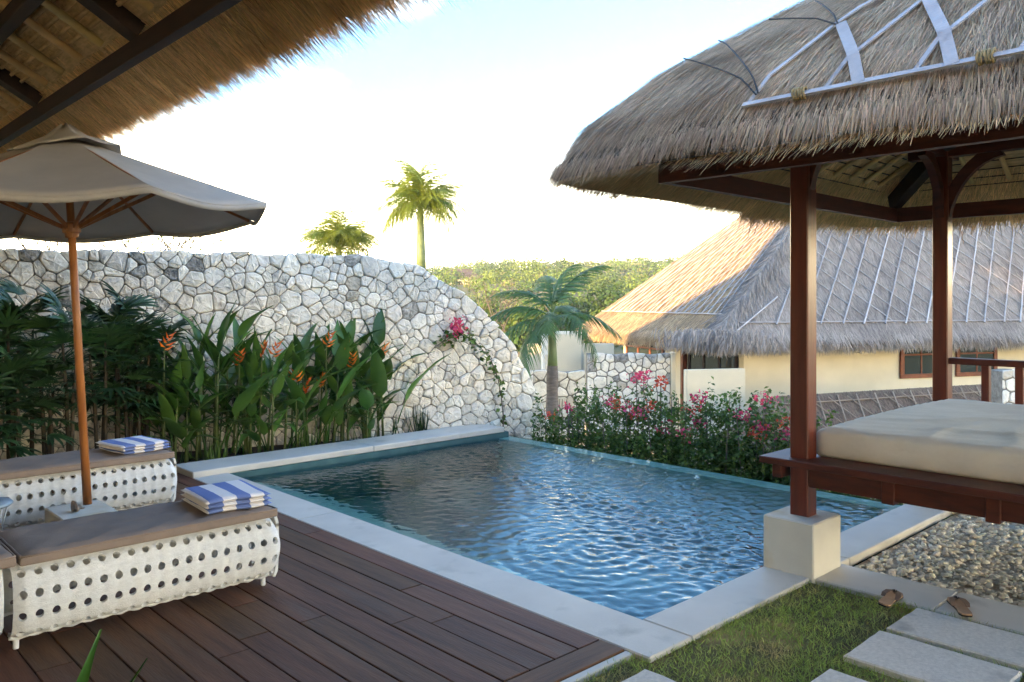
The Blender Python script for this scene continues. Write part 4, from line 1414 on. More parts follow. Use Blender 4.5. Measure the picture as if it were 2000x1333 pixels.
# ---- folded towels
def towel(label, c, sx, sy, rot, z, seedk, h=0.022, layers=3):
    rs = random.Random(seedk)
    m = MB()
    for L in range(layers):
        dx, dy = rs.uniform(-0.008, 0.008) + 0.010 * (layers - L), rs.uniform(-0.008, 0.008)
        K, J = 16, 18
        V, F = [], []
        sxx, syy = sx * (1 + rs.uniform(-0.02, 0.03)), sy * (1 + rs.uniform(-0.03, 0.02))
        ph_ = rs.uniform(0, 6)
        for b in (0, 1):
            for i in range(K + 1):
                for j in range(J + 1):
                    u, v = i / K * 2 - 1, j / J * 2 - 1
                    rim = max(abs(u), abs(v))
                    puff = math.sqrt(max(0.0, 1 - max(0.0, (rim - 0.86) / 0.14) ** 2))
                    zz = (L + 0.5) * h + (1 if b else -1) * h * 0.52 * max(puff, 0.02)
                    zz += 0.003 * math.sin(u * 3 + ph_) * math.sin(v * 2.4 + ph_) + 0.006 * L * (1 - u * u * 0.5) * 0.4
                    x = u * sxx / 2 * (1 - 0.04 * max(0, abs(v) - 0.8)) + dx; y = v * syy / 2 * (1 - 0.05 * max(0, abs(u) - 0.8)) + dy + 0.006 * math.sin(u * 4 + ph_)
                    V.append((x, y, zz))
        nb = (K + 1) * (J + 1)
        def q(i, j, b): return b * nb + i * (J + 1) + j
        for i in range(K):
            for j in range(J):
                F.append((q(i, j, 1), q(i + 1, j, 1), q(i + 1, j + 1, 1), q(i, j + 1, 1)))
                F.append((q(i, j, 0), q(i, j + 1, 0), q(i + 1, j + 1, 0), q(i + 1, j, 0)))
        for i in range(K):
            F.append((q(i, 0, 0), q(i + 1, 0, 0), q(i + 1, 0, 1), q(i, 0, 1)))
            F.append((q(i, J, 0), q(i, J, 1), q(i + 1, J, 1), q(i + 1, J, 0)))
        for j in range(J):
            F.append((q(0, j, 0), q(0, j, 1), q(0, j + 1, 1), q(0, j + 1, 0)))
            F.append((q(K, j, 0), q(K, j + 1, 0), q(K, j + 1, 1), q(K, j, 1)))
        m.add(V, F)
    o = m.build('folded_towel', M_towel, None, True)
    o.location = (c[0], c[1], z); o.rotation_euler = (0, 0, rot)
    tag(o, label, 'towel', 'folded towels')
towel('thick blue and white striped towel folded on the lounger in front of the parasol', (1.95, 4.43), 0.36, 0.44, R(-4), 0.4625, 1, 0.025)
towel('blue and white striped towel folded on the lounger behind the parasol', (2.15, 6.53), 0.38, 0.42, R(9), 0.4625, 2, 0.022)

# ---- wire stool between the loungers
st = thing('wire_stool', 'small grey blue round stool with wire legs between the loungers', 'stool', (0.99, 5.52, 0.0))
MB().lathe([(0.10, 0.405), (0.150, 0.41), (0.160, 0.418), (0.160, 0.426), (0.150, 0.434), (0.10, 0.437)], (0.99, 5.52, 0), 32).build('seat', M_metalblue, st, True)
for k in range(14):
    a = 2 * math.pi * k / 14
    P = [(0.99 + math.cos(a) * r, 5.52 + math.sin(a) * r, z) for r, z in ((0.135, 0.41), (0.11, 0.30), (0.09, 0.20), (0.105, 0.10), (0.14, 0.008))]
    MB().tube(P, 0.0045, 5).build('wire_leg', M_wire, st, True)
MB().tube([(0.99 + math.cos(a) * 0.14, 5.52 + math.sin(a) * 0.14, 0.008) for a in np.linspace(0, 2 * math.pi, 25)], 0.005, 5).build('foot_ring', M_wire, st, True)

# ---- slippers left by the platform
def slipper(label, c, rot, mirror, roll=0.0):
    root = thing('slipper', label, 'slipper', (c[0], c[1], 0.0), 'pair of slippers')
    out = [(-0.125, 0.0), (-0.12, 0.026), (-0.10, 0.034), (-0.06, 0.032), (-0.01, 0.032), (0.035, 0.042), (0.08, 0.049), (0.112, 0.043), (0.13, 0.022), (0.133, -0.004),
           (0.122, -0.028), (0.09, -0.040), (0.05, -0.038), (0.0, -0.028), (-0.05, -0.026), (-0.10, -0.030), (-0.12, -0.020)]
    Mx = Matrix.Translation((c[0], c[1], c[2])) @ Matrix.Rotation(rot, 4, 'Z') @ Matrix.Rotation(roll, 4, 'X')
    def P(x, y, z): return Mx @ Vector((x, y * mirror, z))
    n = len(out)
    def layer(z0, z1, g):
        V = [P(x * g, y * g, z0) for x, y in out] + [P(x * g, y * g, z1) for x, y in out]
        return V, [tuple(range(n)), tuple(range(2 * n - 1, n - 1, -1))] + [(i, (i + 1) % n, n + (i + 1) % n, n + i) for i in range(n)]
    MB().add(*layer(0.0, 0.007, 1.0)).build('outsole', M_soled, root)
    MB().add(*layer(0.0072, 0.014, 0.975)).build('insole', M_sole, root)
    for sgn in (-1, 1):
        pts_ = [P(0.072, 0.002, 0.0145), P(0.06, 0.010 * sgn, 0.032), P(0.035, 0.026 * sgn, 0.034), P(0.005, (0.037 if sgn > 0 else -0.033), 0.024), P(-0.012, (0.036 if sgn > 0 else -0.031), 0.0125)]
        m = MB(); V = []
        for k, p in enumerate(pts_):
            w = (0.004, 0.011, 0.014, 0.013, 0.010)[k]
            d = (pts_[min(k + 1, 4)] - pts_[max(k - 1, 0)]).normalized()
            s_ = d.cross(Vector((0, 0, 1))).normalized()
            for a, b in ((-1, 0), (1, 0), (1, 1), (-1, 1)): V.append(p + s_ * a * w + Vector((0, 0, 0.003 * b)))
        F = [(k * 4 + q, k * 4 + (q + 1) % 4, k * 4 + 4 + (q + 1) % 4, k * 4 + 4 + q) for k in range(4) for q in range(4)] + [(0, 1, 2, 3), (19, 18, 17, 16)]
        m.add(V, F); m.build('strap', M_strap, root)
    p = P(0.058, 0.0, 0.036)
    MB().tube([p + Vector((math.cos(a) * 0.011, math.sin(a) * 0.011, 0)) for a in np.linspace(0, 5.6, 10)], 0.0035, 5).build('ring', M_soled, root)
slipper('brown thong slipper lying tilted across the grass edge', (4.41, 1.735, 0.018), R(6), 1, R(8))
slipper('brown thong slipper lying across the gap beside the grey stone strip', (4.575, 1.45, 0.010), R(32), -1, R(0))

# ================================================================== PLANTING ALONG THE WALL
def heliconia_leaf(k, short=False):
    """one long paddle leaf on its stalk, standing up from the ground and arching over"""
    rs = random.Random(300 + k)
    stalk = rs.uniform(0.38, 0.55) if not short else rs.uniform(0.05, 0.09)
    bl = rs.uniform(0.48, 0.70)
    wd = rs.uniform(0.064, 0.090)
    arch = rs.uniform(0.06, 0.55)
    m = MB()
    def c(t):                                  # 0..1 along stalk and blade, leaning towards +x
        return Vector((arch * t ** 2.4, 0.0, (stalk + bl) * t * (1 - 0.10 * arch * t * t)))
    ts = stalk / (stalk + bl)
    m.tube([c(ts * i / 4) for i in range(5)], [0.009, 0.008, 0.007, 0.006, 0.005], 5)
    K = 9
    V = []
    for i in range(K + 1):
        q = i / K
        t = ts * 0.98 + (1 - ts * 0.98) * q
        w = wd * (math.sin(math.pi * min(1, q * 0.92 + 0.08) ** 0.72)) ** 0.9 * (1 - q) ** 0.22 if 0 < q < 1 else 0.002
        p = c(t)
        fold = 0.45
        wave = 0.010 * math.sin(q * 11 + k)
        V += [p + Vector((wave - w * fold * 0.4, -w, w * fold * 0.3)), p + Vector((0.004, -w * 0.5, 0)), p, p + Vector((0.004, w * 0.5, 0)), p + Vector((-wave - w * fold * 0.4, w, w * fold * 0.3))]
    F = [(i * 5 + j, i * 5 + j + 1, i * 5 + 6 + j, i * 5 + 5 + j) for i in range(K) for j in range(4)]
    m.add(V, F)
    return m.mesh('leaf', M_leafH, True, False)
HLEAF = [heliconia_leaf(k) for k in range(9)]
HSIDE = [heliconia_leaf(40 + k, True) for k in range(9)]
def heliconia_flower():
    m = MB()
    for k in range(7):
        a = (-1) ** k
        b = Vector((0, 0, 0.045 * k * 0.42)); tip = b + Vector((a * (0.085 - 0.006 * k), 0.02 * math.sin(k * 2), 0.05))
        mid = b.lerp(tip, 0.45) + Vector((0, 0, -0.012))
        m.add([b + Vector((0, -0.010, 0)), b + Vector((0, 0.010, 0)), mid + Vector((0, 0.010, 0.008)), mid + Vector((0, -0.010, 0.008)), tip, mid + Vector((0, 0, -0.010))],
              [(0, 3, 5), (1, 5, 2), (3, 4, 5), (2, 5, 4), (0, 1, 2, 3), (2, 4, 3)])
    return m.mesh('flower', M_orange, False, False)
HFLOWER = heliconia_flower()
def heliconia(label, x, y, n, h, spread, seedk, flowers=()):
    rs = random.Random(seedk)
    root = thing('heliconia', label, 'plant', (x, y, -0.03), 'heliconia clumps by the wall')
    for k in range(int(n * 0.4)):
        a = rs.uniform(0, 6.283); r = spread * math.sqrt(rs.random())
        s_ = h * rs.choice((1.0, 0.92, 0.82, 0.70, 0.6, 0.52, 0.44)) * rs.uniform(0.92, 1.06)
        px, py = x + r * math.cos(a), y + r * 0.55 * math.sin(a)
        lean = rs.uniform(0.02, 0.30) + 0.65 * r / spread * rs.random() ** 1.5
        place('leaf', HLEAF[rs.randrange(9)], root, (px, py, -0.035), (0, lean, a + rs.uniform(-0.9, 0.9)), (s_, s_ * rs.uniform(0.9, 1.25), s_))
    for k in range(max(3, n // 4)):            # canes, each with leaves set alternately up both sides
        a = rs.uniform(0, 6.283); r = spread * 1.05 * math.sqrt(rs.random())
        px, py = x + r * math.cos(a), y + r * 0.55 * math.sin(a)
        hs = h * rs.uniform(0.55, 0.82)
        tx, ty = px + 0.22 * r * math.cos(a) + rs.uniform(-.05, .05), py + rs.uniform(-.05, .03)
        MB().tube([(px, py, -0.04), ((px + tx) / 2, (py + ty) / 2, 0.5 * hs), (tx, ty, hs)], [0.015, 0.012, 0.007], 6).build('stem', M_stemH, root, True)
        a0 = rs.uniform(0, 6.283)
        nl = rs.choice((5, 6, 7))
        for q in range(nl):
            t = 0.32 + 0.68 * q / (nl - 1)
            s_ = h * rs.uniform(0.50, 0.72) * (1.0 if q else 0.8)
            place('leaf', HSIDE[rs.randrange(9)], root, (px + (tx - px) * t, py + (ty - py) * t, hs * t - 0.02), (rs.uniform(-0.2, 0.2), 1.05 - 0.95 * (q / (nl - 1)) + rs.uniform(-0.15, 0.2), a0 + math.pi * q + rs.uniform(-0.5, 0.5)), (s_, s_ * rs.uniform(1.0, 1.3), s_))
    for (fx, fy, fz, rz) in flowers:
        fl = place('flower', HFLOWER, root, (fx, fy, fz), (0.25, 0.2, rz), (1.25,) * 3)
        MB().tube([(fx + rs.uniform(-.05, .05), fy + 0.05, 0.0), (fx, fy + 0.02, fz * 0.6), (fx, fy, fz + 0.01)], 0.005, 5).build('flower_stalk', M_stemH, root)
heliconia('heliconia clump with a broad dark blade beside the lady palms', 3.18, 8.25, 30, 1.12, 0.26, 1, [(2.98, 8.1, 1.13, 0.4)])
heliconia('tallest heliconia clump, one blade rising well above the rest', 3.60, 8.35, 36, 1.42, 0.30, 2, [(3.95, 8.0, 1.02, 1.4), (3.70, 8.0, 0.95, 2.0)])
heliconia('heliconia clump with yellow orange flowers in the middle of the row', 4.12, 8.15, 38, 1.10, 0.30, 3, [(4.05, 7.95, 1.02, 0.3), (4.30, 7.9, 0.72, 2.4), (4.42, 7.95, 0.60, 0.9)])
heliconia('heliconia clump with upright blades right of the row middle', 4.78, 8.25, 42, 1.30, 0.34, 4, [(4.72, 8.0, 1.10, 0.2), (4.95, 8.0, 0.98, 1.1), (4.60, 7.95, 0.66, 0.6), (5.02, 7.95, 0.86, 1.9)])
heliconia('heliconia clump at the pool end of the row against bare wall', 5.52, 8.12, 36, 1.28, 0.24, 5, [(5.42, 7.95, 0.95, 0.5)])
heliconia('low heliconia shoots between the two tall clumps', 5.15, 8.00, 18, 0.78, 0.20, 6)

def fan_leaf(k):
    rs = random.Random(500 + k)
    m = MB()
    pl = rs.uniform(0.20, 0.32)
    m.tube([(0, 0, 0), (pl * 0.5, 0, 0.05), (pl, 0, 0.06)], [0.005, 0.004, 0.003], 4)
    nb = rs.choice((7, 8, 9, 10))
    for i in range(nb):
        a = (i / (nb - 1) - 0.5) * rs.uniform(2.5, 3.1)
        L = (0.34 - 0.08 * abs(i / (nb - 1) - 0.5) * 2) * rs.uniform(0.85, 1.1)
        d = Vector((math.cos(a), math.sin(a), 0.15)); sd = Vector((-math.sin(a), math.cos(a), 0))
        o = Vector((pl, 0, 0.06))
        V = []
        for q in range(5):
            t = q / 4
            w = 0.019 * (0.35 + 1.2 * math.sin(math.pi * min(1, t * 0.85 + 0.12)) * 0.75) * (1 if t < 1 else 0.25)
            p = o + d * (L * t) + Vector((0, 0, -0.16 * L * t * t * 2.0))
            V += [p - sd * w + Vector((0, 0, w * 0.5)), p, p + sd * w + Vector((0, 0, w * 0.5))]
        F = [(q * 3 + j, q * 3 + j + 1, q * 3 + 4 + j, q * 3 + 3 + j) for q in range(4) for j in range(2)]
        m.add(V, F)
    return m.mesh('fan_leaf', M_leafR, True, False)
FAN = [fan_leaf(k) for k in range(8)]
def lady_palm(label, x, y, canes, h, spread, seedk, per=10):
    rs = random.Random(seedk)
    root = thing('lady_palm', label, 'palm', (x, y, -0.03), 'lady palms by the wall')
    for c in range(canes):
        a = rs.uniform(0, 6.283); r = spread * math.sqrt(rs.random())
        cx_, cy_ = x + r * math.cos(a), y + 0.6 * r * math.sin(a)
        hh = h * rs.choice((1.0, 0.9, 0.8, 0.62)) * rs.uniform(0.93, 1.04)
        lx, ly = rs.uniform(-0.10, 0.10), rs.uniform(-0.12, 0.04)
        MB().tube([(cx_, cy_, -0.05), (cx_ + lx * 0.4, cy_ + ly * 0.4, hh * 0.5), (cx_ + lx, cy_ + ly, hh * 0.86)], [0.020, 0.017, 0.010], 6).build('cane', M_stemR, root, True)
        for k in range(per):
            t = 0.42 + 0.50 * k / (per - 1)
            el = 0.15 - 1.15 * (t - 0.42) / 0.5 + rs.uniform(-0.25, 0.25)
            s_ = rs.uniform(0.68, 1.0)
            place('fan_leaf', FAN[rs.randrange(8)], root, (cx_ + lx * t, cy_ + ly * t, hh * t), (rs.uniform(-0.3, 0.3), el, k * 2.4 + rs.uniform(-0.5, 0.5)), (s_,) * 3)
lady_palm('dark lady palm clump at the outer end, cut by the picture edge', 1.78, 8.55, 6, 1.62, 0.30, 1)
lady_palm('dark lady palm clump directly behind the parasol pole', 2.22, 8.35, 7, 1.50, 0.30, 2)
lady_palm('dark lady palm clump right of the parasol pole', 2.66, 8.35, 7, 1.55, 0.30, 3)
lady_palm('dark lady palm clump next to the heliconias', 3.02, 8.60, 5, 1.28, 0.22, 4)
lady_palm('low dark lady palm at the wall foot behind the farther lounger', 1.50, 8.05, 5, 0.95, 0.26, 5)

def tuft(label, x, y, n, h, seedk, mat=M_leafR):
    rs = np.random.default_rng(seedk)
    P = np.stack([x + rs.normal(0, 0.05, n), y + rs.normal(0, 0.04, n), np.full(n, -0.04)], 1)
    a = rs.uniform(0, 6.283, n); o = rs.uniform(0.15, 1.1, n)
    D = np.stack([np.cos(a) * o, np.sin(a) * o, np.ones(n)], 1)
    V, F = blades(P, D, np.stack([np.cos(a), np.sin(a), -o], 1) + 1e-3, h * rs.uniform(0.6, 1.1, n), rs.uniform(0.012, 0.022, n), -0.35, 4)
    tag(link('strap_leaf_plant', npmesh('strap_leaf_plant', V, F, mat, True)), label, 'plant', 'low strappy plants along the wall foot')
tuft('low strappy dark plant at the wall foot by the pool end slab', 6.02, 7.98, 60, 0.36, 5)
tuft('small strappy plant at the wall foot beside the last heliconia', 5.78, 8.10, 40, 0.30, 6)
tuft('strappy tuft under the heliconias behind the raised slab', 4.45, 7.93, 36, 0.26, 7, M_boug)
tuft('strappy tuft at the slab corner below the tallest heliconia', 3.45, 7.95, 40, 0.24, 8, M_boug)

# flowering branch trained across the wall
vine = thing('bougainvillea_branch', 'thin bougainvillea branch with one red flower head arching across the wall', 'climber', (6.82, 7.38, -0.03))
vp = [(6.83, 7.38, -0.05), (6.83, 7.36, 0.15), (6.80, 7.37, 0.42), (6.77, 7.40, 0.66), (6.70, 7.45, 0.88), (6.60, 7.54, 1.04), (6.50, 7.62, 1.15), (6.40, 7.70, 1.20), (6.30, 7.78, 1.18), (6.20, 7.88, 1.06)]
MB().tube(vp, [0.010, 0.009, 0.008, 0.007, 0.006, 0.005, 0.005, 0.004, 0.004, 0.003], 6).build('stem', M_twig, vine, True)
n = 190
idx = RNG.random(n) ** 0.7 * (len(vp) - 1.01)
A_ = np.array(vp)
lo = idx.astype(int); fr = (idx - lo)[:, None]
P = A_[lo] * (1 - fr) + A_[lo + 1] * fr + RNG.normal(0, 0.045, (n, 3)) * np.clip((idx / 9)[:, None] + 0.25, 0, 1)
P[:, 1] = np.minimum(P[:, 1], 9.47 - (P[:, 0] - 1.86) * 0.359 - 0.07)
V, F = leafquads(P, 0.075, 0.7)
tag(link('foliage', npmesh('foliage', V, F, M_boug), None, vine), kind='stuff')
P = np.array([6.36, 7.70, 1.27]) + RNG.normal(0, 1, (70, 3)) * np.array([0.065, 0.05, 0.06])
V, F = leafquads(P, 0.06, 0.8)
tag(link('flower_head', npmesh('flower_head', V, F, M_pink), None, vine), kind='stuff')

# bougainvillea bushes below the pool's overflow edge
FL = [[7.12, 5.54, 0.39], [7.12, 5.39, 0.45], [7.12, 5.63, 0.34], [7.12, 4.78, 0.6], [7.12, 4.94, 0.23], [7.12, 4.84, 0.48], [7.12, 5.6, 0.74], [7.12, 5.5, 0.77], [7.12, 5.25, 0.23], [7.12, 5.27, 0.72], [7.12, 4.08, 0.37], [7.12, 4.14, 0.3], [7.12, 4.03, 0.66], [7.12, 3.81, 0.43], [7.12, 6.97, 0.2], [7.12, 6.64, 0.31], [7.12, 5.98, 0.46], [7.12, 5.87, 0.44], [7.12, 5.76, 0.39], [7.12, 4.78, 0.33], [7.12, 4.28, 0.48], [7.12, 3.79, 0.34]]
BUSH = [(7.40, 7.02, 0.62, 0.20, 'leftmost bougainvillea bush, sparse, against the foot of the white wall'), (7.42, 6.42, 0.62, 0.36, 'bougainvillea bush right of the vine with faded coral flowers'),
        (7.40, 5.80, 0.60, 0.40, 'bougainvillea bush in front of the young coconut palm'), (7.42, 5.25, 0.60, 0.47, 'bougainvillea bush with the largest group of bright pink flowers'),
        (7.40, 4.70, 0.60, 0.52, 'bougainvillea bush with pink flowers in front of the cream screen wall'), (7.44, 4.18, 0.62, 0.50, 'yellow green bougainvillea bush left of the near pavilion post'),
        (7.42, 3.70, 0.60, 0.34, 'bougainvillea bush seen directly behind the near pavilion post'), (7.45, 3.15, 0.62, 0.12, 'dark bougainvillea bush seen under the day bed platform'), (7.45, 2.62, 0.6, 0.05, 'dark bougainvillea bush at the end of the overflow edge')]
for bi, (bx_, by_, br, bt, lab) in enumerate(BUSH):
    root = thing('bougainvillea_bush', lab, 'bush', (bx_, by_, -2.2), 'bougainvillea hedge along the overflow edge')
    n = 5200
    q = rvec(n) * (RNG.random(n) ** 0.45)[:, None]
    lump = 1 + 0.22 * np.sin(q[:, 0] * 7 + bi) * np.sin(q[:, 1] * 9 + 2 * bi) + 0.12 * np.sin(q[:, 2] * 11)
    P = np.array([bx_, by_, bt - 0.62]) + q * lump[:, None] * np.array([0.36, 0.40, 0.62])
    sp = []
    for k in range(12):                         # upright sprays above the mass
        sx2, sy2 = random.uniform(-0.22, 0.22), random.uniform(-0.34, 0.34)
        hh = random.uniform(0.10, 0.40)
        for j in range(int(hh * 110)):
            t = random.random()
            sp.append((bx_ + sx2 * (1 + t * 0.4) + random.gauss(0, 0.028), by_ + sy2 * (1 + t * 0.3) + random.gauss(0, 0.028), bt - 0.15 + hh * t + random.gauss(0, 0.02)))
    P = np.concatenate([P, np.array(sp)])
    P = P[P[:, 0] > 6.95]
    V, F = leafquads(P, 0.052, 0.62)
    tag(link('foliage', npmesh('foliage', V, F, M_boug), None, root), kind='stuff')
    m = MB()
    for k in range(7):
        sx2, sy2 = random.uniform(-0.25, 0.25), random.uniform(-0.32, 0.32)
        m.tube([(bx_ + sx2 * 0.2, by_ + sy2 * 0.2, -2.2), (bx_ + sx2 * 0.6, by_ + sy2 * 0.6, -1.0), (bx_ + sx2, by_ + sy2, bt + random.uniform(-0.2, 0.2))], [0.02, 0.012, 0.004], 5)
    m.build('stem', M_twig, root, True)
    mine = [f for f in FL if abs(f[1] - by_) <= 0.30 and not any(abs(f[1] - o[1]) < abs(f[1] - by_) for o in BUSH)]
    for fi, f in enumerate(mine):
        k = random.randint(26, 46)
        P = np.array(f) + np.array([0.1, 0, 0]) + RNG.normal(0, 1, (k, 3)) * np.array([0.045, 0.050, 0.036])
        V, F = leafquads(P, 0.042, 0.8)
        tag(link('flower_head', npmesh('flower_head', V, F, M_pink if (fi + bi) % 3 else M_coral), None, root), kind='stuff')
        if f[2] > bt + 0.1:
            MB().tube([(f[0] + 0.15, f[1] + 0.03, bt - 0.2), (f[0] + 0.1, f[1], f[2])], 0.005, 5).build('stem', M_twig, root)

# ================================================================== PALMS
def frond(k, L, nl, leaf, droop, width, up=0.0, mat=M_palm, curl=0.6):
    """a feather leaf: rachis along +x arching down, with a row of hanging leaflets on each side"""
    rs = random.Random(700 + k)
    m = MB()
    def c(t):
        return Vector((L * (t - 0.12 * droop * t * t), 0, L * (up * t - droop * 0.62 * t ** 2.1)))
    m.tube([c(i / 8) for i in range(9)], [0.016 * L * (1 - 0.85 * i / 8) for i in range(9)], 4)
    for i in range(nl):
        t = 0.14 + 0.86 * i / (nl - 1)
        p = c(t); d = (c(min(1, t + 0.02)) - c(t - 0.02)).normalized()
        ll = leaf * (0.45 + 0.55 * math.sin(math.pi * min(1.0, 0.18 + t * 0.78))) * rs.uniform(0.85, 1.12)
        for sgn in (-1, 1):
            sw = 0.55 + 0.5 * t + rs.uniform(-0.12, 0.12)
            dirv = (Vector((0, sgn, 0)) * (1.0 / (0.35 + sw * 0.6)) + d * sw + Vector((0, 0, rs.uniform(-0.15, 0.35)))).normalized()
            nrm = dirv.cross(d).normalized()
            sd = dirv.cross(Vector((0, 0, 1))).normalized()
            V = []
            for q in range(4):
                u = q / 3
                w = width * (1.0, 1.15, 0.85, 0.12)[q] * 0.5
                pp = p + dirv * ll * u + Vector((0, 0, -curl * ll * u * u))
                V += [pp - d * w, pp + d * w]
            m.add(V, [(0, 1, 3, 2), (2, 3, 5, 4), (4, 5, 7, 6)])
    return m.mesh('frond', mat, False, False)

def palm(name, label, X, Y, zg, z_crown, r0, r1, fr_list, shaft, trunk_mat=M_bark, lean=(0, 0), group=None):
    b = cw(X, Y, zg)
    root = thing(name, label, 'palm', b, group)
    top = Vector((b.x + lean[0], b.y + lean[1], z_crown))
    K = 14
    pts_ = [b.lerp(top, k / K) + Vector((0.03 * math.sin(k * 0.7), 0.03 * math.cos(k * 0.5), 0)) * (k / K) for k in range(K + 1)]
    zs = z_crown - shaft
    cut = max(2, int(K * (zs - zg) / (z_crown - zg)))
    MB().tube(pts_[:cut + 1], [r0 + (r1 - r0) * k / cut + 0.012 * (k % 2) for k in range(cut + 1)], 12).build('trunk', trunk_mat, root, True)
    if cut < K:
        nn = K - cut
        MB().tube(pts_[cut:], [r1 * (0.98 - 0.45 * k / nn) for k in range(nn + 1)], 12).build('crownshaft', M_palmgreen, root, True)
    for (me_, az, el, s_, dz) in fr_list:
        place('frond', me_, root, top + Vector((0, 0, dz)), (random.uniform(-0.15, 0.15), -el, az), (s_,) * 3)
    return root
random.seed(5)
FY = [frond(k, 1.75, 54, 0.66, 1.0 + 0.2 * k, 0.019, 0.55, M_palmY, 1.05) for k in range(4)]
lst = [(FY[k % 4], k * 2.399 + 0.3, 1.30 - 1.55 * (k / 29) + random.uniform(-0.15, 0.15), random.uniform(0.80, 1.08), -0.30 + 0.35 * random.random()) for k in range(30)]
lst += [(FY[0], 2.2, 1.35, 0.8, 0.05), (FY[1], 4.0, 1.2, 0.8, 0.05)]
palm('feather_palm', 'taller feather palm rising alone above the curve of the wall', -2.82, 25.0, -2.2, 4.55, 0.24, 0.17, lst, 1.5, group='palms behind the wall')
lst = [(FY[k % 4], k * 2.399 + 1.1, 1.30 - 1.55 * (k / 29) + random.uniform(-0.15, 0.15), random.uniform(0.75, 1.0), -0.30 + 0.35 * random.random()) for k in range(30)]
palm('feather_palm', 'shorter feather palm showing only its crown above the wall', -5.55, 26.0, -2.2, 3.35, 0.24, 0.17, lst, 1.1, group='palms behind the wall')
FG = [frond(20 + k, 1.40, 46, 0.44, 0.75 + 0.2 * k, 0.026, 0.30, M_palm, 0.65) for k in range(4)]
az0 = math.atan2(-SY, CY)                      # the view's right, as an angle
lst = [(FG[0], az0 + 0.15, 0.95, 1.0, 0.0), (FG[2], az0 - 0.15, 0.25, 0.95, -0.15), (FG[3], az0 + 0.4, -0.05, 0.90, -0.2), (FG[1], az0 + 3.0, 0.30, 0.95, -0.1), (FG[2], az0 + 3.4, 0.05, 0.92, -0.2),
       (FG[1], az0 + 2.6, 0.62, 0.95, 0.0), (FG[3], az0 + 3.6, -0.30, 0.85, -0.25), (FG[0], az0 + 1.7, 0.9, 0.85, 0.0), (FG[2], az0 + 4.6, 0.25, 0.85, -0.15), (FG[1], az0 + 5.2, 0.15, 0.9, -0.15),
       (FG[3], az0 + 4.1, -0.15, 0.85, -0.2), (FG[1], az0 + 1.2, 0.35, 0.9, -0.1), (FG[0], az0 + 0.6, 1.25, 0.75, 0.05)]
palm('coconut_palm', 'young dark green coconut palm below the pool, in front of the hillside', 0.77, 15.5, -2.2, 1.40, 0.14, 0.10, lst, 0.85)

# bare twiggy tree and odd sprigs behind the wall
def twig_tree(name, label, X, Y, zg, h, n, leaves, seedk, leafmat, lsize=0.07):
    rs = random.Random(seedk)
    b = cw(X, Y, zg)
    root = thing(name, label, 'shrub', b)
    m = MB(); tips = []
    def grow(p, d, L, r, lev):
        q = p + d * L
        m.tube([p, p.lerp(q, 0.5) + Vector((rs.gauss(0, .02), rs.gauss(0, .02), 0)) * L, q], [r, r * 0.85, r * 0.7], 5)
        if lev == 0:
            tips.append(q); return
        for k in range(rs.choice((2, 3))):
            nd = (d + Vector((rs.gauss(0, 0.55), rs.gauss(0, 0.55), rs.uniform(-0.15, 0.45)))).normalized()
            grow(q, nd, L * rs.uniform(0.55, 0.78), r * 0.68, lev - 1)
    for k in range(n):
        d = Vector((rs.gauss(0, 0.35), rs.gauss(0, 0.35), 1)).normalized()
        grow(b + Vector((rs.uniform(-0.3, 0.3), rs.uniform(-0.3, 0.3), 0)), d, h * 0.52, 0.035, 4)
    m.build('branches', M_twig, root, False, False)
    P = np.array([t + Vector((rs.gauss(0, .06), rs.gauss(0, .06), rs.gauss(0, .05))) for t in tips for _ in range(leaves)])
    V, F = leafquads(P, lsize, 0.5)
    tag(link('foliage', npmesh('foliage', V, F, leafmat), None, root), kind='stuff')
twig_tree('frangipani_shrub', 'leafless twiggy shrub with a few yellow leaves behind the wall under the parasol', -6.15, 13.0, -0.45, 2.45, 6, 1, 4, M_palmY)
twig_tree('frangipani_shrub', 'green leafy shrub behind the wall next to the parasol pole', -7.0, 13.2, -0.45, 2.40, 5, 5, 8, M_palmY)
twig_tree('sapling', 'single leafy sprig poking above the flat top of the wall', -3.75, 12.5, -0.3, 1.95, 1, 1, 12, M_palmY, 0.12)

# potted plant by the deck end, only its leaf tips in view
root = thing('broadleaf_plant', 'small broadleaf plant at the near deck edge with two leaf tips showing', 'plant', (0.50, 2.20, -0.03))
rs_ = random.Random(9)
for k in range(9):
    a = k * 2.4
    s_ = rs_.uniform(0.60, 0.68)
    place('leaf', HLEAF[k % 9], root, (0.50 + 0.03 * math.cos(a), 2.20 + 0.03 * math.sin(a), -0.03), (0, rs_.uniform(0.0, 0.18), a), (s_,) * 3)

# ================================================================== HOUSE ON THE LOWER TERRACE
E1 = Vector((0.951, 0.309)); E2 = Vector((-0.309, 0.951))
def hp(a, b, z):
    """a metres along the front eave from its near corner, b metres back from it"""
    return cw(4.557 + E1.x * a + E2.x * b, 18.0 + E1.y * a + E2.y * b, z)
house = thing('house', 'cream house on the lower terrace with a huge steep thatched roof netted with bamboo', 'house', hp(8, 4, -2.2))
EZ, AZ_, AP = 0.78, 6.6, 7.4               # eave top, ridge height, where the ridge starts
AE, RE, BW = 24.0, 17.0, 8.0               # front eave length, ridge end, depth
def bulge(t): return 0.30 * np.sin(np.pi * np.clip(t, 0, 1)) * 1.0
def front_pt(a, t, lift=0.0):
    """a measured at the eave line, t up the slope"""
    z = EZ + (AZ_ - EZ) * t
    p = hp(a, 4.0 * t - lift * 0.8, z + lift * 0.55)
    return p
def left_pt(b, t, lift=0.0):
    z = EZ + (AZ_ - EZ) * t
    return hp(AP * t - lift * 0.6, b, z + lift * 0.8)
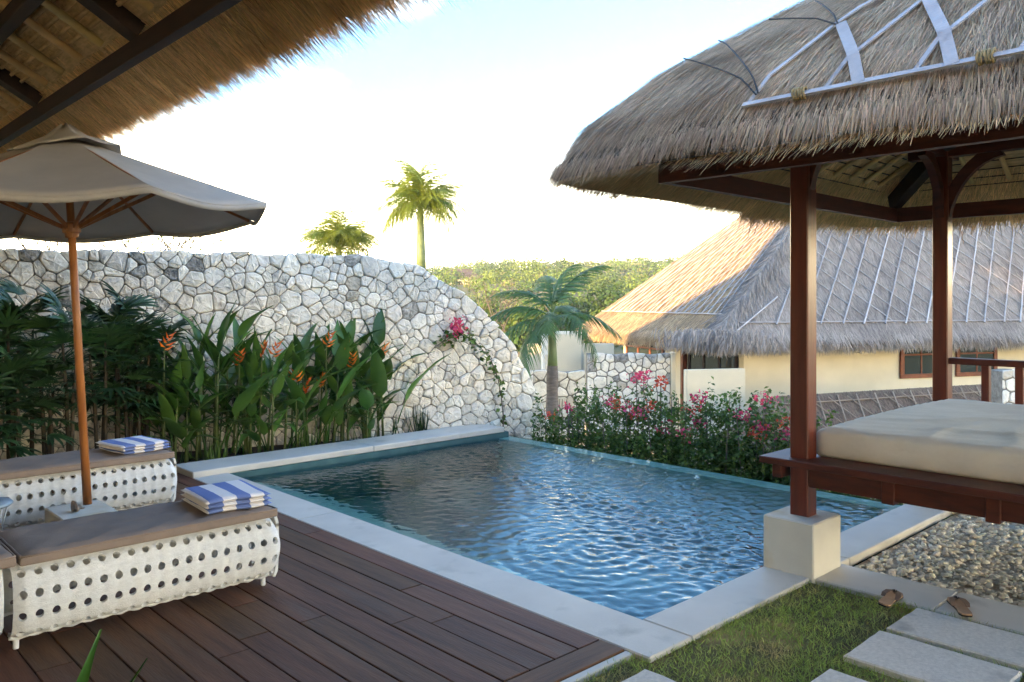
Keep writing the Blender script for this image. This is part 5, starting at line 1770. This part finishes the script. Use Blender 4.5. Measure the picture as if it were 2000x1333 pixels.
def shell(P, up, mats, name='thatch'):
    m = MB()
    V = [Vector(p) for p in P] + [Vector(p) - Vector((0, 0, u)) for p, u in zip(P, up)]
    k = len(P)
    m.add(V, [tuple(range(k)), tuple(range(2 * k - 1, k - 1, -1))] + [(i, (i + 1) % k, k + (i + 1) % k, k + i) for i in range(k)])
    return m.build(name, mats, house)
e = 0.004
shell([hp(0, 0, EZ), hp(AE, 0, EZ), hp(RE, 4 - e, AZ_), hp(AP, 4 - e, AZ_)], [0.30, 0.30, 0.3, 0.3], M_strawgrey)
shell([hp(0, e, EZ), hp(AP, 4, AZ_), hp(0, BW, EZ)], [0.30, 0.3, 0.30], M_strawbase)
shell([hp(0, BW + e, EZ), hp(AP, 4 + e, AZ_), hp(RE, 4 + e, AZ_), hp(AE, BW + e, EZ)], [0.3] * 4, M_strawgrey)
shell([hp(AE + e, 0, EZ), hp(AE + e, BW, EZ), hp(RE + e, 4, AZ_)], [0.3] * 3, M_strawgrey)
def arr(f, A, T):
    return np.array([tuple(f(a, t)) for a, t in zip(A, T)])
def hp_np(a, b, z):
    X = 4.557 + E1.x * a + E2.x * b; Y = 18.0 + E1.y * a + E2.y * b
    return np.stack([X * CY + Y * SY, -X * SY + Y * CY, z], -1)
e1w = np.array(tuple(cw(E1.x, E1.y, 0))); e2w = np.array(tuple(cw(E2.x, E2.y, 0)))
# front slope straw
n = 42000
t = RNG.random(n) ** 1.25
a = AP * t + RNG.random(n) * (15.5 - AP * t)
P = hp_np(a, 4 * t, EZ + (AZ_ - EZ) * t)
dn = -(4.0 * e2w + np.array([0, 0, AZ_ - EZ])); dn = dn / np.linalg.norm(dn)
nf = np.cross(e1w, -dn); nf = nf / np.linalg.norm(nf); nf = nf * np.sign(nf[2])
D = dn + e1w * RNG.normal(0.05, 0.28, n)[:, None] + nf * RNG.uniform(0.0, 0.10, n)[:, None]
sets = [(P + nf * 0.01, D, np.tile(nf, (n, 1)), RNG.uniform(0.15, 0.42, n), RNG.uniform(0.012, 0.030, n))]
# eave fringe of the front
n = 9000
a = RNG.uniform(0, 15.5, n)
P = hp_np(a, np.zeros(n) + RNG.uniform(-0.02, 0.1, n), EZ - RNG.uniform(-0.02, 0.22, n))
D = np.stack([np.zeros(n)] * 2 + [-np.ones(n)], 1) - e2w * 0.25 + e1w * RNG.normal(0, 0.25, n)[:, None]
sets.append((P, D, np.tile(-e2w, (n, 1)) + RNG.normal(0, .2, (n, 3)), RNG.uniform(0.10, 0.26, n), RNG.uniform(0.010, 0.022, n)))
# shaggy hip between front and side
n = 17000
t = RNG.random(n) ** 1.1 * 0.92
w = RNG.normal(0, 0.20, n)
a = AP * t + np.maximum(w, 0) * 1.3; b = 4 * t + np.maximum(-w, 0) * 1.3
P = hp_np(a, b, EZ + (AZ_ - EZ) * t + 0.10 * np.exp(-(w / 0.22) ** 2))
side = np.where(w > 0, 1.0, -1.0)[:, None]
dl = -(AP * e1w + np.array([0, 0, AZ_ - EZ])); dl = dl / np.linalg.norm(dl)
hipd = -(AP * e1w + 4 * e2w + np.array([0, 0, AZ_ - EZ])); hipd = hipd / np.linalg.norm(hipd)
D = hipd * 0.7 + np.where(side > 0, dn, dl) * 0.8 + RNG.normal(0, 0.22, (n, 3))
sets.append((P, D, np.tile(nf, (n, 1)) + RNG.normal(0, .25, (n, 3)), RNG.uniform(0.16, 0.38, n), RNG.uniform(0.012, 0.028, n)))
n = 5000                                         # thick drooping corner
P = hp_np(RNG.normal(0.05, 0.42, n), RNG.normal(0.05, 0.42, n), EZ + RNG.uniform(-0.12, 0.22, n))
D = -(e1w + e2w) * RNG.uniform(0.1, 0.5, n)[:, None] + RNG.normal(0, 0.25, (n, 3)); D[:, 2] = -1
sets.append((P, D, np.tile(nf, (n, 1)) + RNG.normal(0, .3, (n, 3)), RNG.uniform(0.15, 0.32, n), RNG.uniform(0.012, 0.026, n)))
V, F = blades(*[np.concatenate([s[i] for s in sets]) for i in range(5)], -0.08, 2)
tag(link('straw', npmesh('house_straw', V, F, M_strawgrey), None, house), 'weathered grey straw on the front slope and hip', kind='stuff')
# left slope straw
n = 20000
t = RNG.random(n) ** 1.2 * 0.99
b = 4 * t + RNG.random(n) * (8 - 8 * t)
P = hp_np(AP * t, b, EZ + (AZ_ - EZ) * t)
nl_ = np.cross(dl, e2w); nl_ = nl_ / np.linalg.norm(nl_); nl_ = nl_ * np.sign(nl_[2])
D = dl + e2w * RNG.normal(0, 0.15, n)[:, None] + nl_ * RNG.uniform(0, 0.08, n)[:, None]
s2 = [(P + nl_ * 0.01, D, np.tile(nl_, (n, 1)), RNG.uniform(0.15, 0.40, n), RNG.uniform(0.012, 0.03, n))]
n = 7000
b = RNG.uniform(0, 8, n)
P = hp_np(RNG.uniform(-0.05, 0.1, n), b, EZ - RNG.uniform(-0.02, 0.22, n))
D = np.stack([np.zeros(n)] * 2 + [-np.ones(n)], 1) - e1w * 0.35 + e2w * RNG.normal(0, 0.2, n)[:, None]
s2.append((P, D, np.tile(-e1w, (n, 1)) + RNG.normal(0, .2, (n, 3)), RNG.uniform(0.10, 0.22, n), RNG.uniform(0.010, 0.022, n)))
V, F = blades(*[np.concatenate([s[i] for s in s2]) for i in range(5)], -0.05, 1)
tag(link('straw', npmesh('house_straw_side', V, F, pmat('side_straw_toned_for_sun', (0.46, 0.315, 0.185), (0.30, 0.20, 0.12), 1.2, 0.9, island=0.4, spec=0.1)), None, house), 'tan straw on the side slope, toned down against the sun', kind='stuff')  # straw colour darkened for this slope only, to offset the direct sun
# bamboo net over the slopes
def netpole(f, q0, t0, q1, t1, ok, r=0.018, lift=0.05):
    K = 24
    pts_ = []
    for k in range(K + 1):
        u = k / K
        q, t = q0 + (q1 - q0) * u, t0 + (t1 - t0) * u
        if ok(q, t): pts_.append(f(q, t, lift + 0.008 * math.sin(k * 2.1 + q0)))
        elif pts_: break
    if len(pts_) > 3:
        MB().tube(pts_, [r * (1 - 0.25 * k / len(pts_)) for k in range(len(pts_))], 5).build('net_pole', M_net, house)
fo = lambda a, t: AP * t + 0.75 < a + 0 * t and 0.04 <= t < 0.97
netpole(front_pt, 0.7, 0.055, 16.0, 0.055, lambda a, t: True, 0.020)
for k in range(24):
    q = 1.05 + 0.62 * k + random.uniform(-0.05, 0.05)
    netpole(front_pt, q, 0.045, q + 4.8 + random.uniform(-.1, .1), 0.93, fo, 0.021, 0.06)
for k in range(32):
    q = 1.35 + 0.62 * k + random.uniform(-0.05, 0.05)
    netpole(front_pt, q, 0.05, q - 5.6 + random.uniform(-.15, .15), 0.93, fo, 0.014, 0.035)
MB().tube([front_pt(0.35, 0.005, 0.06), front_pt(2.0, 0.155, 0.07)], 0.02, 5).build('net_pole', M_net, house)
lo_ = lambda b, t: 4 * t + 0.35 < b < 8 - 4 * t - 0.25 and 0.03 <= t < 0.97
netpole(left_pt, 0.5, 0.085, 7.5, 0.085, lambda b, t: True, 0.018)
for k in range(27):
    q = 0.55 + 0.27 * k + random.uniform(-0.03, 0.03)
    netpole(left_pt, q, 0.085, q + (4 - q) * 0.75 + 0.9, 0.93, lo_, 0.013, 0.05)
for k in range(20):
    q = 0.9 + 0.42 * k + random.uniform(-0.04, 0.04)
    netpole(left_pt, q, 0.085, q - 3.4, 0.93, lo_, 0.010, 0.035)
# walls
def hbox(a0, a1, b0, b1, z0, z1, name, mat, parent=house, c=0.006):
    M = Matrix(((E1.x * CY + E1.y * SY, E2.x * CY + E2.y * SY, 0, 0), (-E1.x * SY + E1.y * CY, -E2.x * SY + E2.y * CY, 0, 0), (0, 0, 1, 0), (0, 0, 0, 1)))
    o = hp(0, 0, 0)
    M = Matrix.Translation(o) @ M
    return MB().box(a0, a1, b0, b1, z0, z1, c, M).build(name, mat, parent)
hbox(1.3, 22.5, 0.90, 1.10, -2.3, 1.15, 'wall', M_plaster)
hbox(1.3, 1.5, 3.45, 7.4, -2.3, -0.55, 'wall', M_plaster)
hbox(1.3, 1.5, 3.45, 4.75, -0.549, 1.4, 'wall', M_plaster)
hbox(1.3, 1.5, 7.2, 7.4, -0.549, 1.2, 'wall', M_plaster)
hbox(1.55, 22.5, 6.9, 7.1, -2.3, 1.15, 'wall', M_plaster)
def window(a0, a1, z0, z1, b):
    w = hbox(a0, a1, b - 0.035, b + 0.02, z0, z0 + 0.11, 'window', M_winwood)
    def sub(*q, nm='frame', mat=M_winwood):
        o = hbox(*q, nm, mat, w)
    sub(a0, a0 + 0.12, b - 0.033, b + 0.02, z0 + 0.112, z1)
    sub(a1 - 0.12, a1, b - 0.033, b + 0.02, z0 + 0.112, z1)
    sub(a0 + 0.122, a1 - 0.122, b - 0.022, b + 0.02, z0 + 0.58, z0 + 0.625)
    am = (a0 + a1) / 2
    sub(am - 0.02, am + 0.02, b - 0.020, b + 0.02, z0 + 0.112, z1)
    sub(a0 + 0.1, a1 - 0.1, b - 0.004, b + 0.012, z0 + 0.09, z1, nm='pane', mat=M_glass)
window(5.9, 7.25, -0.36, 0.95, 0.86)
window(7.72, 9.12, -0.36, 0.95, 0.86)
# dark glazed doors at the corner and windows along the side
def sidewin(b0, b1, z0, z1, mat, name):
    w = hbox(1.26, 1.32, b0, b1, z0, z0 + 0.10, name, mat)
    k = 3
    for i in range(k + 1):
        bb = b0 + (b1 - b0 - 0.09) * i / k
        hbox(1.262, 1.318, bb, bb + 0.09, z0 + 0.102, z1, 'frame', mat, w)
    hbox(1.268, 1.312, b0 + 0.092, b1 - 0.092, z0 + 0.75, z0 + 0.80, 'frame', mat, w)
    hbox(1.285, 1.297, b0 + 0.05, b1 - 0.05, z0 + 0.09, z1, 'pane', M_glass, w)
sidewin(1.15, 3.42, -2.2, 1.2, M_beamdark, 'door')
sidewin(4.78, 7.18, -0.53, 1.15, M_winwood, 'window')
hbox(1.15, 1.29, 3.5, 3.62, -2.2, 1.35, 'door_post', M_winwood)

# cream screen wall in front of the house corner
def cbox(X0, X1, Y0, Y1, z0, z1, name, mat, parent=None, rot=0.0, c=0.01):
    ctr = cw((X0 + X1) / 2, (Y0 + Y1) / 2, 0)
    M = Matrix.Translation(ctr) @ Matrix.Rotation(-0.7584 + rot, 4, 'Z')
    return MB().box(-(X1 - X0) / 2, (X1 - X0) / 2, -(Y1 - Y0) / 2, (Y1 - Y0) / 2, z0, z1, c, M).build(name, mat, parent)
tag(cbox(3.60, 4.95, 17.0, 17.16, -2.3, 0.18, 'screen_wall', M_plaster, rot=R(14)), 'plain cream screen wall in front of the corner doors of the house', 'wall')
tag(cbox(0.40, 2.75, 21.8, 22.0, -2.4, 0.47, 'garden_wall', M_plaster), 'long low cream wall behind the square cream block', 'wall')
gb = thing('gate_block', 'square cream plastered gate block with a narrow niche behind the coconut palm', 'gatehouse', cw(1.28, 20.0, -2.2))
cbox(0.98, 1.78, 20.0, 20.5, -2.3, 0.86, 'block', M_plaster, gb, c=0.06)
cbox(0.74, 0.97, 20.02, 20.5, -2.3, 0.80, 'side_block', M_plinth, gb, c=0.03)
cbox(0.82, 0.93, 19.99, 20.015, -1.6, 0.30, 'niche', M_stoneT, gb)

# rubble walls on the lower terrace
def flatwall(name, label, X0, X1, Y, z1, size, seedk, singles, rot=0.0, stain=0.06, z0=-2.3):
    o = cw(X0, Y, 0); d = cw(math.cos(rot), math.sin(rot), 0)
    rubble_wall(name, label, (o.x, o.y), (d.x, d.y), 0.0, X1 - X0, z0, lambda u: z1 + 0.02 * math.sin(u * 7), size, 0.35, seedk, singles, stain, 0.010, pick=lambda c: c[1] > -1.2, bulge=0.9)
flatwall('rubble_wall', 'grey rubble wall with a black stain below the house windows', 1.80, 3.78, 19.3, 0.37, 0.20, 31, 150, 0.02, 0.10)
flatwall('rubble_wall', 'short pale rubble wall behind the trunk of the coconut palm', 0.45, 1.52, 16.9, 0.16, 0.24, 32, 60, 0.0, 0.08)
flatwall('rubble_wall', 'far scrap of rubble wall left of the cream gate block', 0.30, 0.80, 21.5, -0.25, 0.20, 33, 40)
flatwall('rubble_pillar', 'narrow white rubble pillar seen between the platform balusters', 7.88, 8.22, 13.0, 0.50, 0.17, 34, 40)
tag(cbox(3.79, 3.90, 19.25, 19.5, -2.3, 0.40, 'wall_pier', M_plaster), 'slim cream pier ending the stained rubble wall', 'pillar')

# thatched cap of a garden wall in front of the house
capr = thing('thatched_wall_cap', 'low brown thatched wall cap netted with bamboo in front of the house', 'wall roof', cw(7.1, 15.1, -2.2))
c0, c1 = Vector((4.43, 14.0)), Vector((10.4, 16.55))
cd = (c1 - c0).normalized(); cn = Vector((cd.y, -cd.x))         # towards the viewer
def cp(u, w, z):
    q = c0 + cd * u + cn * w
    return cw(q.x, q.y, z)
CL = (c1 - c0).length
m = MB()
m.add([cp(0.15, 0, -0.04), cp(CL, 0, -0.04), cp(CL, 0.85, -0.95), cp(-0.65, 0.85, -0.95), cp(-0.65, -0.85, -0.95), cp(CL, -0.85, -0.95), cp(CL, 0, -0.35)],
      [(0, 1, 2, 3), (0, 3, 4), (0, 4, 5, 1), (1, 5, 6, 2), (2, 6, 5, 4, 3)])
m.build('thatch', M_strawbase, capr)
cdw = np.array(tuple(cw(cd.x, cd.y, 0))); cnw = np.array(tuple(cw(cn.x, cn.y, 0)))
n = 9000
u = RNG.uniform(-0.4, CL, n); w = RNG.random(n) * 0.85
b0 = np.array(tuple(cp(0, 0, 0)))
P = b0 + cdw * np.maximum(u, 0.15 - 0.94 * w)[:, None] + cnw * w[:, None]; P[:, 2] = -0.03 - 1.07 * w
D = cnw * 0.68 + np.array([0, 0, -0.73]) + cdw * RNG.normal(0, 0.25, n)[:, None]
V, F = blades(P, D, np.tile(cnw + np.array([0, 0, 0.9]), (n, 1)), RNG.uniform(0.12, 0.3, n), RNG.uniform(0.010, 0.024, n), -0.05, 1)
M_strawbrown = pmat('brown_straw', (0.20, 0.135, 0.095), (0.11, 0.075, 0.055), 1.0, 0.9, island=0.4)
tag(link('straw', npmesh('cap_straw', V, F, M_strawbrown), None, capr), kind='stuff')
MB().tube([cp(0.2, 0.16, -0.16), cp(CL, 0.16, -0.16)], 0.012, 5).build('net_pole', M_nett, capr)
for k in range(13):
    u = 0.35 + 0.45 * k
    MB().tube([cp(u + 0.25, 0.08, -0.07), cp(u - 0.12, 0.84, -0.86)], 0.012, 5).build('net_pole', M_nett, capr)
    MB().tube([cp(u, 0.11, -0.09), cp(u + 0.75, 0.84, -0.87)], 0.009, 5).build('net_pole', M_nett, capr)
cq = MB(); cq.add([cp(0.1, 0.2, -2.3), cp(CL, 0.2, -2.3), cp(CL, 0.2, -0.97), cp(0.1, 0.2, -0.97), cp(0.1, -0.2, -2.3), cp(CL, -0.2, -2.3), cp(CL, -0.2, -0.97), cp(0.1, -0.2, -0.97)],
       [(0, 1, 2, 3), (7, 6, 5, 4), (0, 4, 5, 1), (3, 2, 6, 7), (0, 3, 7, 4), (1, 5, 6, 2)])
cq.build('wall', M_plaster, capr)

# ================================================================== HILLSIDE WOOD
def crowns(X, Y, zb_, R_, H_, per, lsize):
    """leaf clumps for many crowns at once"""
    n = len(X)
    q = rvec(n * per) * (0.55 + 0.45 * RNG.random(n * per) ** 0.5)[:, None]
    idx = np.repeat(np.arange(n), per)
    ph_ = RNG.uniform(0, 6.28, (n, 3))[idx]
    lump = 1 + 0.28 * np.sin(q[:, 0] * 4 + ph_[:, 0]) * np.sin(q[:, 1] * 5 + ph_[:, 1]) + 0.15 * np.sin(q[:, 2] * 7 + ph_[:, 2])
    x = X[idx] + q[:, 0] * R_[idx] * lump; y = Y[idx] + q[:, 1] * R_[idx] * lump
    z = zb_[idx] + H_[idx] * 0.55 + q[:, 2] * H_[idx] * 0.5 * lump
    P = np.stack([x * CY + y * SY, -x * SY + y * CY, z], 1)
    qw = np.stack([q[:, 0] * CY + q[:, 1] * SY, -q[:, 0] * SY + q[:, 1] * CY, q[:, 2]], 1)
    V, F = leafquads(P, lsize, 0.75, 0.1, unit(qw))
    crowns.tone = np.repeat(RNG.random(n)[idx], 4)
    return V, F
TONE = []
VV, FF, off = [], [], 0
for (cnt, y0, y1, rlo, rhi, per, ls) in ((230, 54, 95, 0.9, 1.7, 330, 0.22), (420, 95, 160, 1.1, 2.2, 190, 0.32), (1150, 160, 285, 1.4, 2.8, 100, 0.52), (330, 250, 296, 1.4, 3.0, 100, 0.5)):
    Yt = RNG.uniform(y0, y1, cnt)
    Xt = Yt * RNG.uniform(-0.30, 0.34, cnt)
    Rt = RNG.uniform(rlo, rhi, cnt); Ht = Rt * RNG.uniform(0.9, 2.1, cnt)
    V, F = crowns(Xt, Yt, terrain_z(Xt, Yt) - 0.3, Rt, Ht, per, ls)
    VV.append(V); FF.append(F + off); off += len(V); TONE.append(crowns.tone)
wme = npmesh('woods', np.concatenate(VV), np.concatenate(FF), M_wood1)
at_ = wme.attributes.new('species', 'FLOAT', 'POINT'); at_.data.foreach_set('value', np.concatenate(TONE).astype(np.float32))
tag(link('woods', wme), 'sunlit scrub wood covering the far hillside', 'woods', kind='stuff')

M_treeA = pmat('bright_tree_leaf', (0.115, 0.160, 0.022), (0.055, 0.095, 0.014), 0.3, 0.6, island=0.4, transl=0.3, spec=0.2)
M_treeB = pmat('deep_tree_leaf', (0.060, 0.105, 0.020), (0.028, 0.060, 0.013), 0.3, 0.6, island=0.4, transl=0.3, spec=0.2)
def tree(name, label, X, Y, r, h, mat, per=1500, ls=0.30, bare=0.0, flat=1.0):
    zg = float(terrain_z(np.array(X), np.array(Y))) - 0.05
    b = cw(X, Y, zg)
    root = thing(name, label, 'tree', b, 'trees on the near slope')
    m = MB()
    m.tube([b, b + Vector((0.1, 0.05, h * 0.35)), b + Vector((0.05, -0.1, h * 0.7))], [0.06 * h * 0.5, 0.045 * h * 0.5, 0.02 * h * 0.5], 7)
    for k in range(7):
        a = k * 0.9 + random.random()
        s0 = b + Vector((0.06, 0, h * random.uniform(0.25, 0.5)))
        m.tube([s0, s0 + Vector((math.cos(a) * r * 0.45, math.sin(a) * r * 0.45, h * 0.22)), s0 + Vector((math.cos(a) * r * 0.8, math.sin(a) * r * 0.8, h * random.uniform(0.3, 0.45)))], [0.05, 0.035, 0.015], 5)
    m.build('trunk', M_twig, root, True)
    kk = 7
    cx_ = X + RNG.normal(0, r * 0.42, kk); cy_ = Y + RNG.normal(0, r * 0.42, kk)
    zz = np.full(kk, zg + h * (0.32 if flat == 1.0 else 0.62)) + RNG.uniform(-0.12, 0.25, kk) * h * flat
    V, F = crowns(cx_, cy_, zz, np.full(kk, r * 0.55), np.full(kk, h * 0.42 * flat), per // kk, ls)
    tag(link('crown', npmesh('crown', V, F, mat), None, root), kind='stuff')
random.seed(77)
tree('broadleaf_tree', 'bright green bushy tree left of the big thatched roof', 5.0, 46.0, 1.7, 3.3, M_treeA)
tree('broadleaf_tree', 'darker round tree behind the coconut palm crown', 3.2, 52.0, 1.9, 3.6, M_treeB)
tree('broadleaf_tree', 'yellow green tree showing over the falling end of the white wall', -1.9, 47.0, 1.8, 3.6, M_treeA)
tree('broadleaf_tree', 'leafy tree between the wall and the coconut palm crown', 0.4, 44.0, 1.6, 3.2, M_treeA)
tree('broadleaf_tree', 'dense tree just above the cream gate block', 1.9, 40.0, 1.6, 2.6, M_treeB)
tree('broadleaf_tree', 'tree higher on the slope above the thatched eave corner', 7.4, 58.0, 2.1, 4.2, M_treeB)
tree('broadleaf_tree', 'light green tree beside the thatched roof slope', 8.3, 50.0, 1.8, 3.4, M_treeA)
tree('broadleaf_tree', 'tree below the distant tiled roof', -4.6, 60.0, 1.9, 3.6, M_treeB)
tree('umbrella_tree', 'lone flat topped tree standing out on the skyline', -8.6, 262.0, 3.6, 4.6, M_treeB, 500, 1.2, flat=0.35)
twig_tree('bare_tree', 'pale leafless tree on the slope left of the coconut palm', -0.6, 40.0, -1.9, 3.4, 3, 0 or 1, 31, M_treeA, 0.15)

# distant tiled house
fh = thing('distant_house', 'distant house with brown tiled hip roof half hidden in the wood', 'house', cw(-8.6, 140.0, 3.2))
cbox(-10.8, -5.2, 137.0, 143.0, 1.0, 5.6, 'wall', M_plaster, fh)
m = MB()
V = [cw(-13.4, 136.2, 5.6), cw(-4.6, 136.2, 5.6), cw(-4.6, 143.8, 5.6), cw(-13.4, 143.8, 5.6), cw(-10.4, 140, 7.3), cw(-7.2, 140, 7.3)]
m.add(V, [(0, 1, 5, 4), (1, 2, 5), (2, 3, 4, 5), (3, 0, 4), (3, 2, 1, 0)])
m.build('roof', M_rooftile, fh)

# unseen tree behind the villa, crown shaped to shade and dapple the far roof
sh = thing('shade_tree', 'unseen tall garden tree behind the villa, loose crown shaped to shade the far roof', 'tree', (-14.0, 14.4, -2.2))
MB().tube([(-14, 14.4, -2.3), (-14.1, 14.3, 4.0), (-13.9, 14.5, 9.5)], [0.32, 0.24, 0.10], 10).build('trunk', M_twig, sh, True)
P = []
for (cy_, cz_, r, n) in ((15.3, 9.2, 1.25, 5200), (14.9, 11.2, 1.5, 6400), (15.2, 13.0, 1.3, 4200), (13.9, 10.0, 1.1, 700), (13.2, 11.8, 1.3, 500), (12.4, 10.0, 1.1, 330), (13.4, 8.6, 0.9, 360), (12.2, 12.4, 1.0, 260)):
    q = rvec(n) * (RNG.random(n) ** 0.4)[:, None]
    P.append(np.array([-14.0, cy_, cz_]) + q * r)
V, F = leafquads(np.concatenate(P), 0.26, 0.55)
tag(link('crown', npmesh('crown', V, F, M_treeB), None, sh), kind='stuff')

# ---- evening haze over the hillside: one even volume round everything
M_haze = bpy.data.materials.new('evening_haze'); M_haze.use_nodes = True
hn, hl = M_haze.node_tree.nodes, M_haze.node_tree.links
hn.remove(hn['Principled BSDF'])
pv = hn.new('ShaderNodeVolumePrincipled')
pv.inputs['Color'].default_value = (0.93, 0.95, 1.0, 1)
pv.inputs['Density'].default_value = 0.00055
hl.new(pv.outputs[0], hn['Material Output'].inputs['Volume'])
tag(MB().box(-2700, 2700, -2700, 2700, -9, 26, 0.01).build('haze', M_haze), 'thin pale evening haze over the whole place', 'haze', kind='stuff')
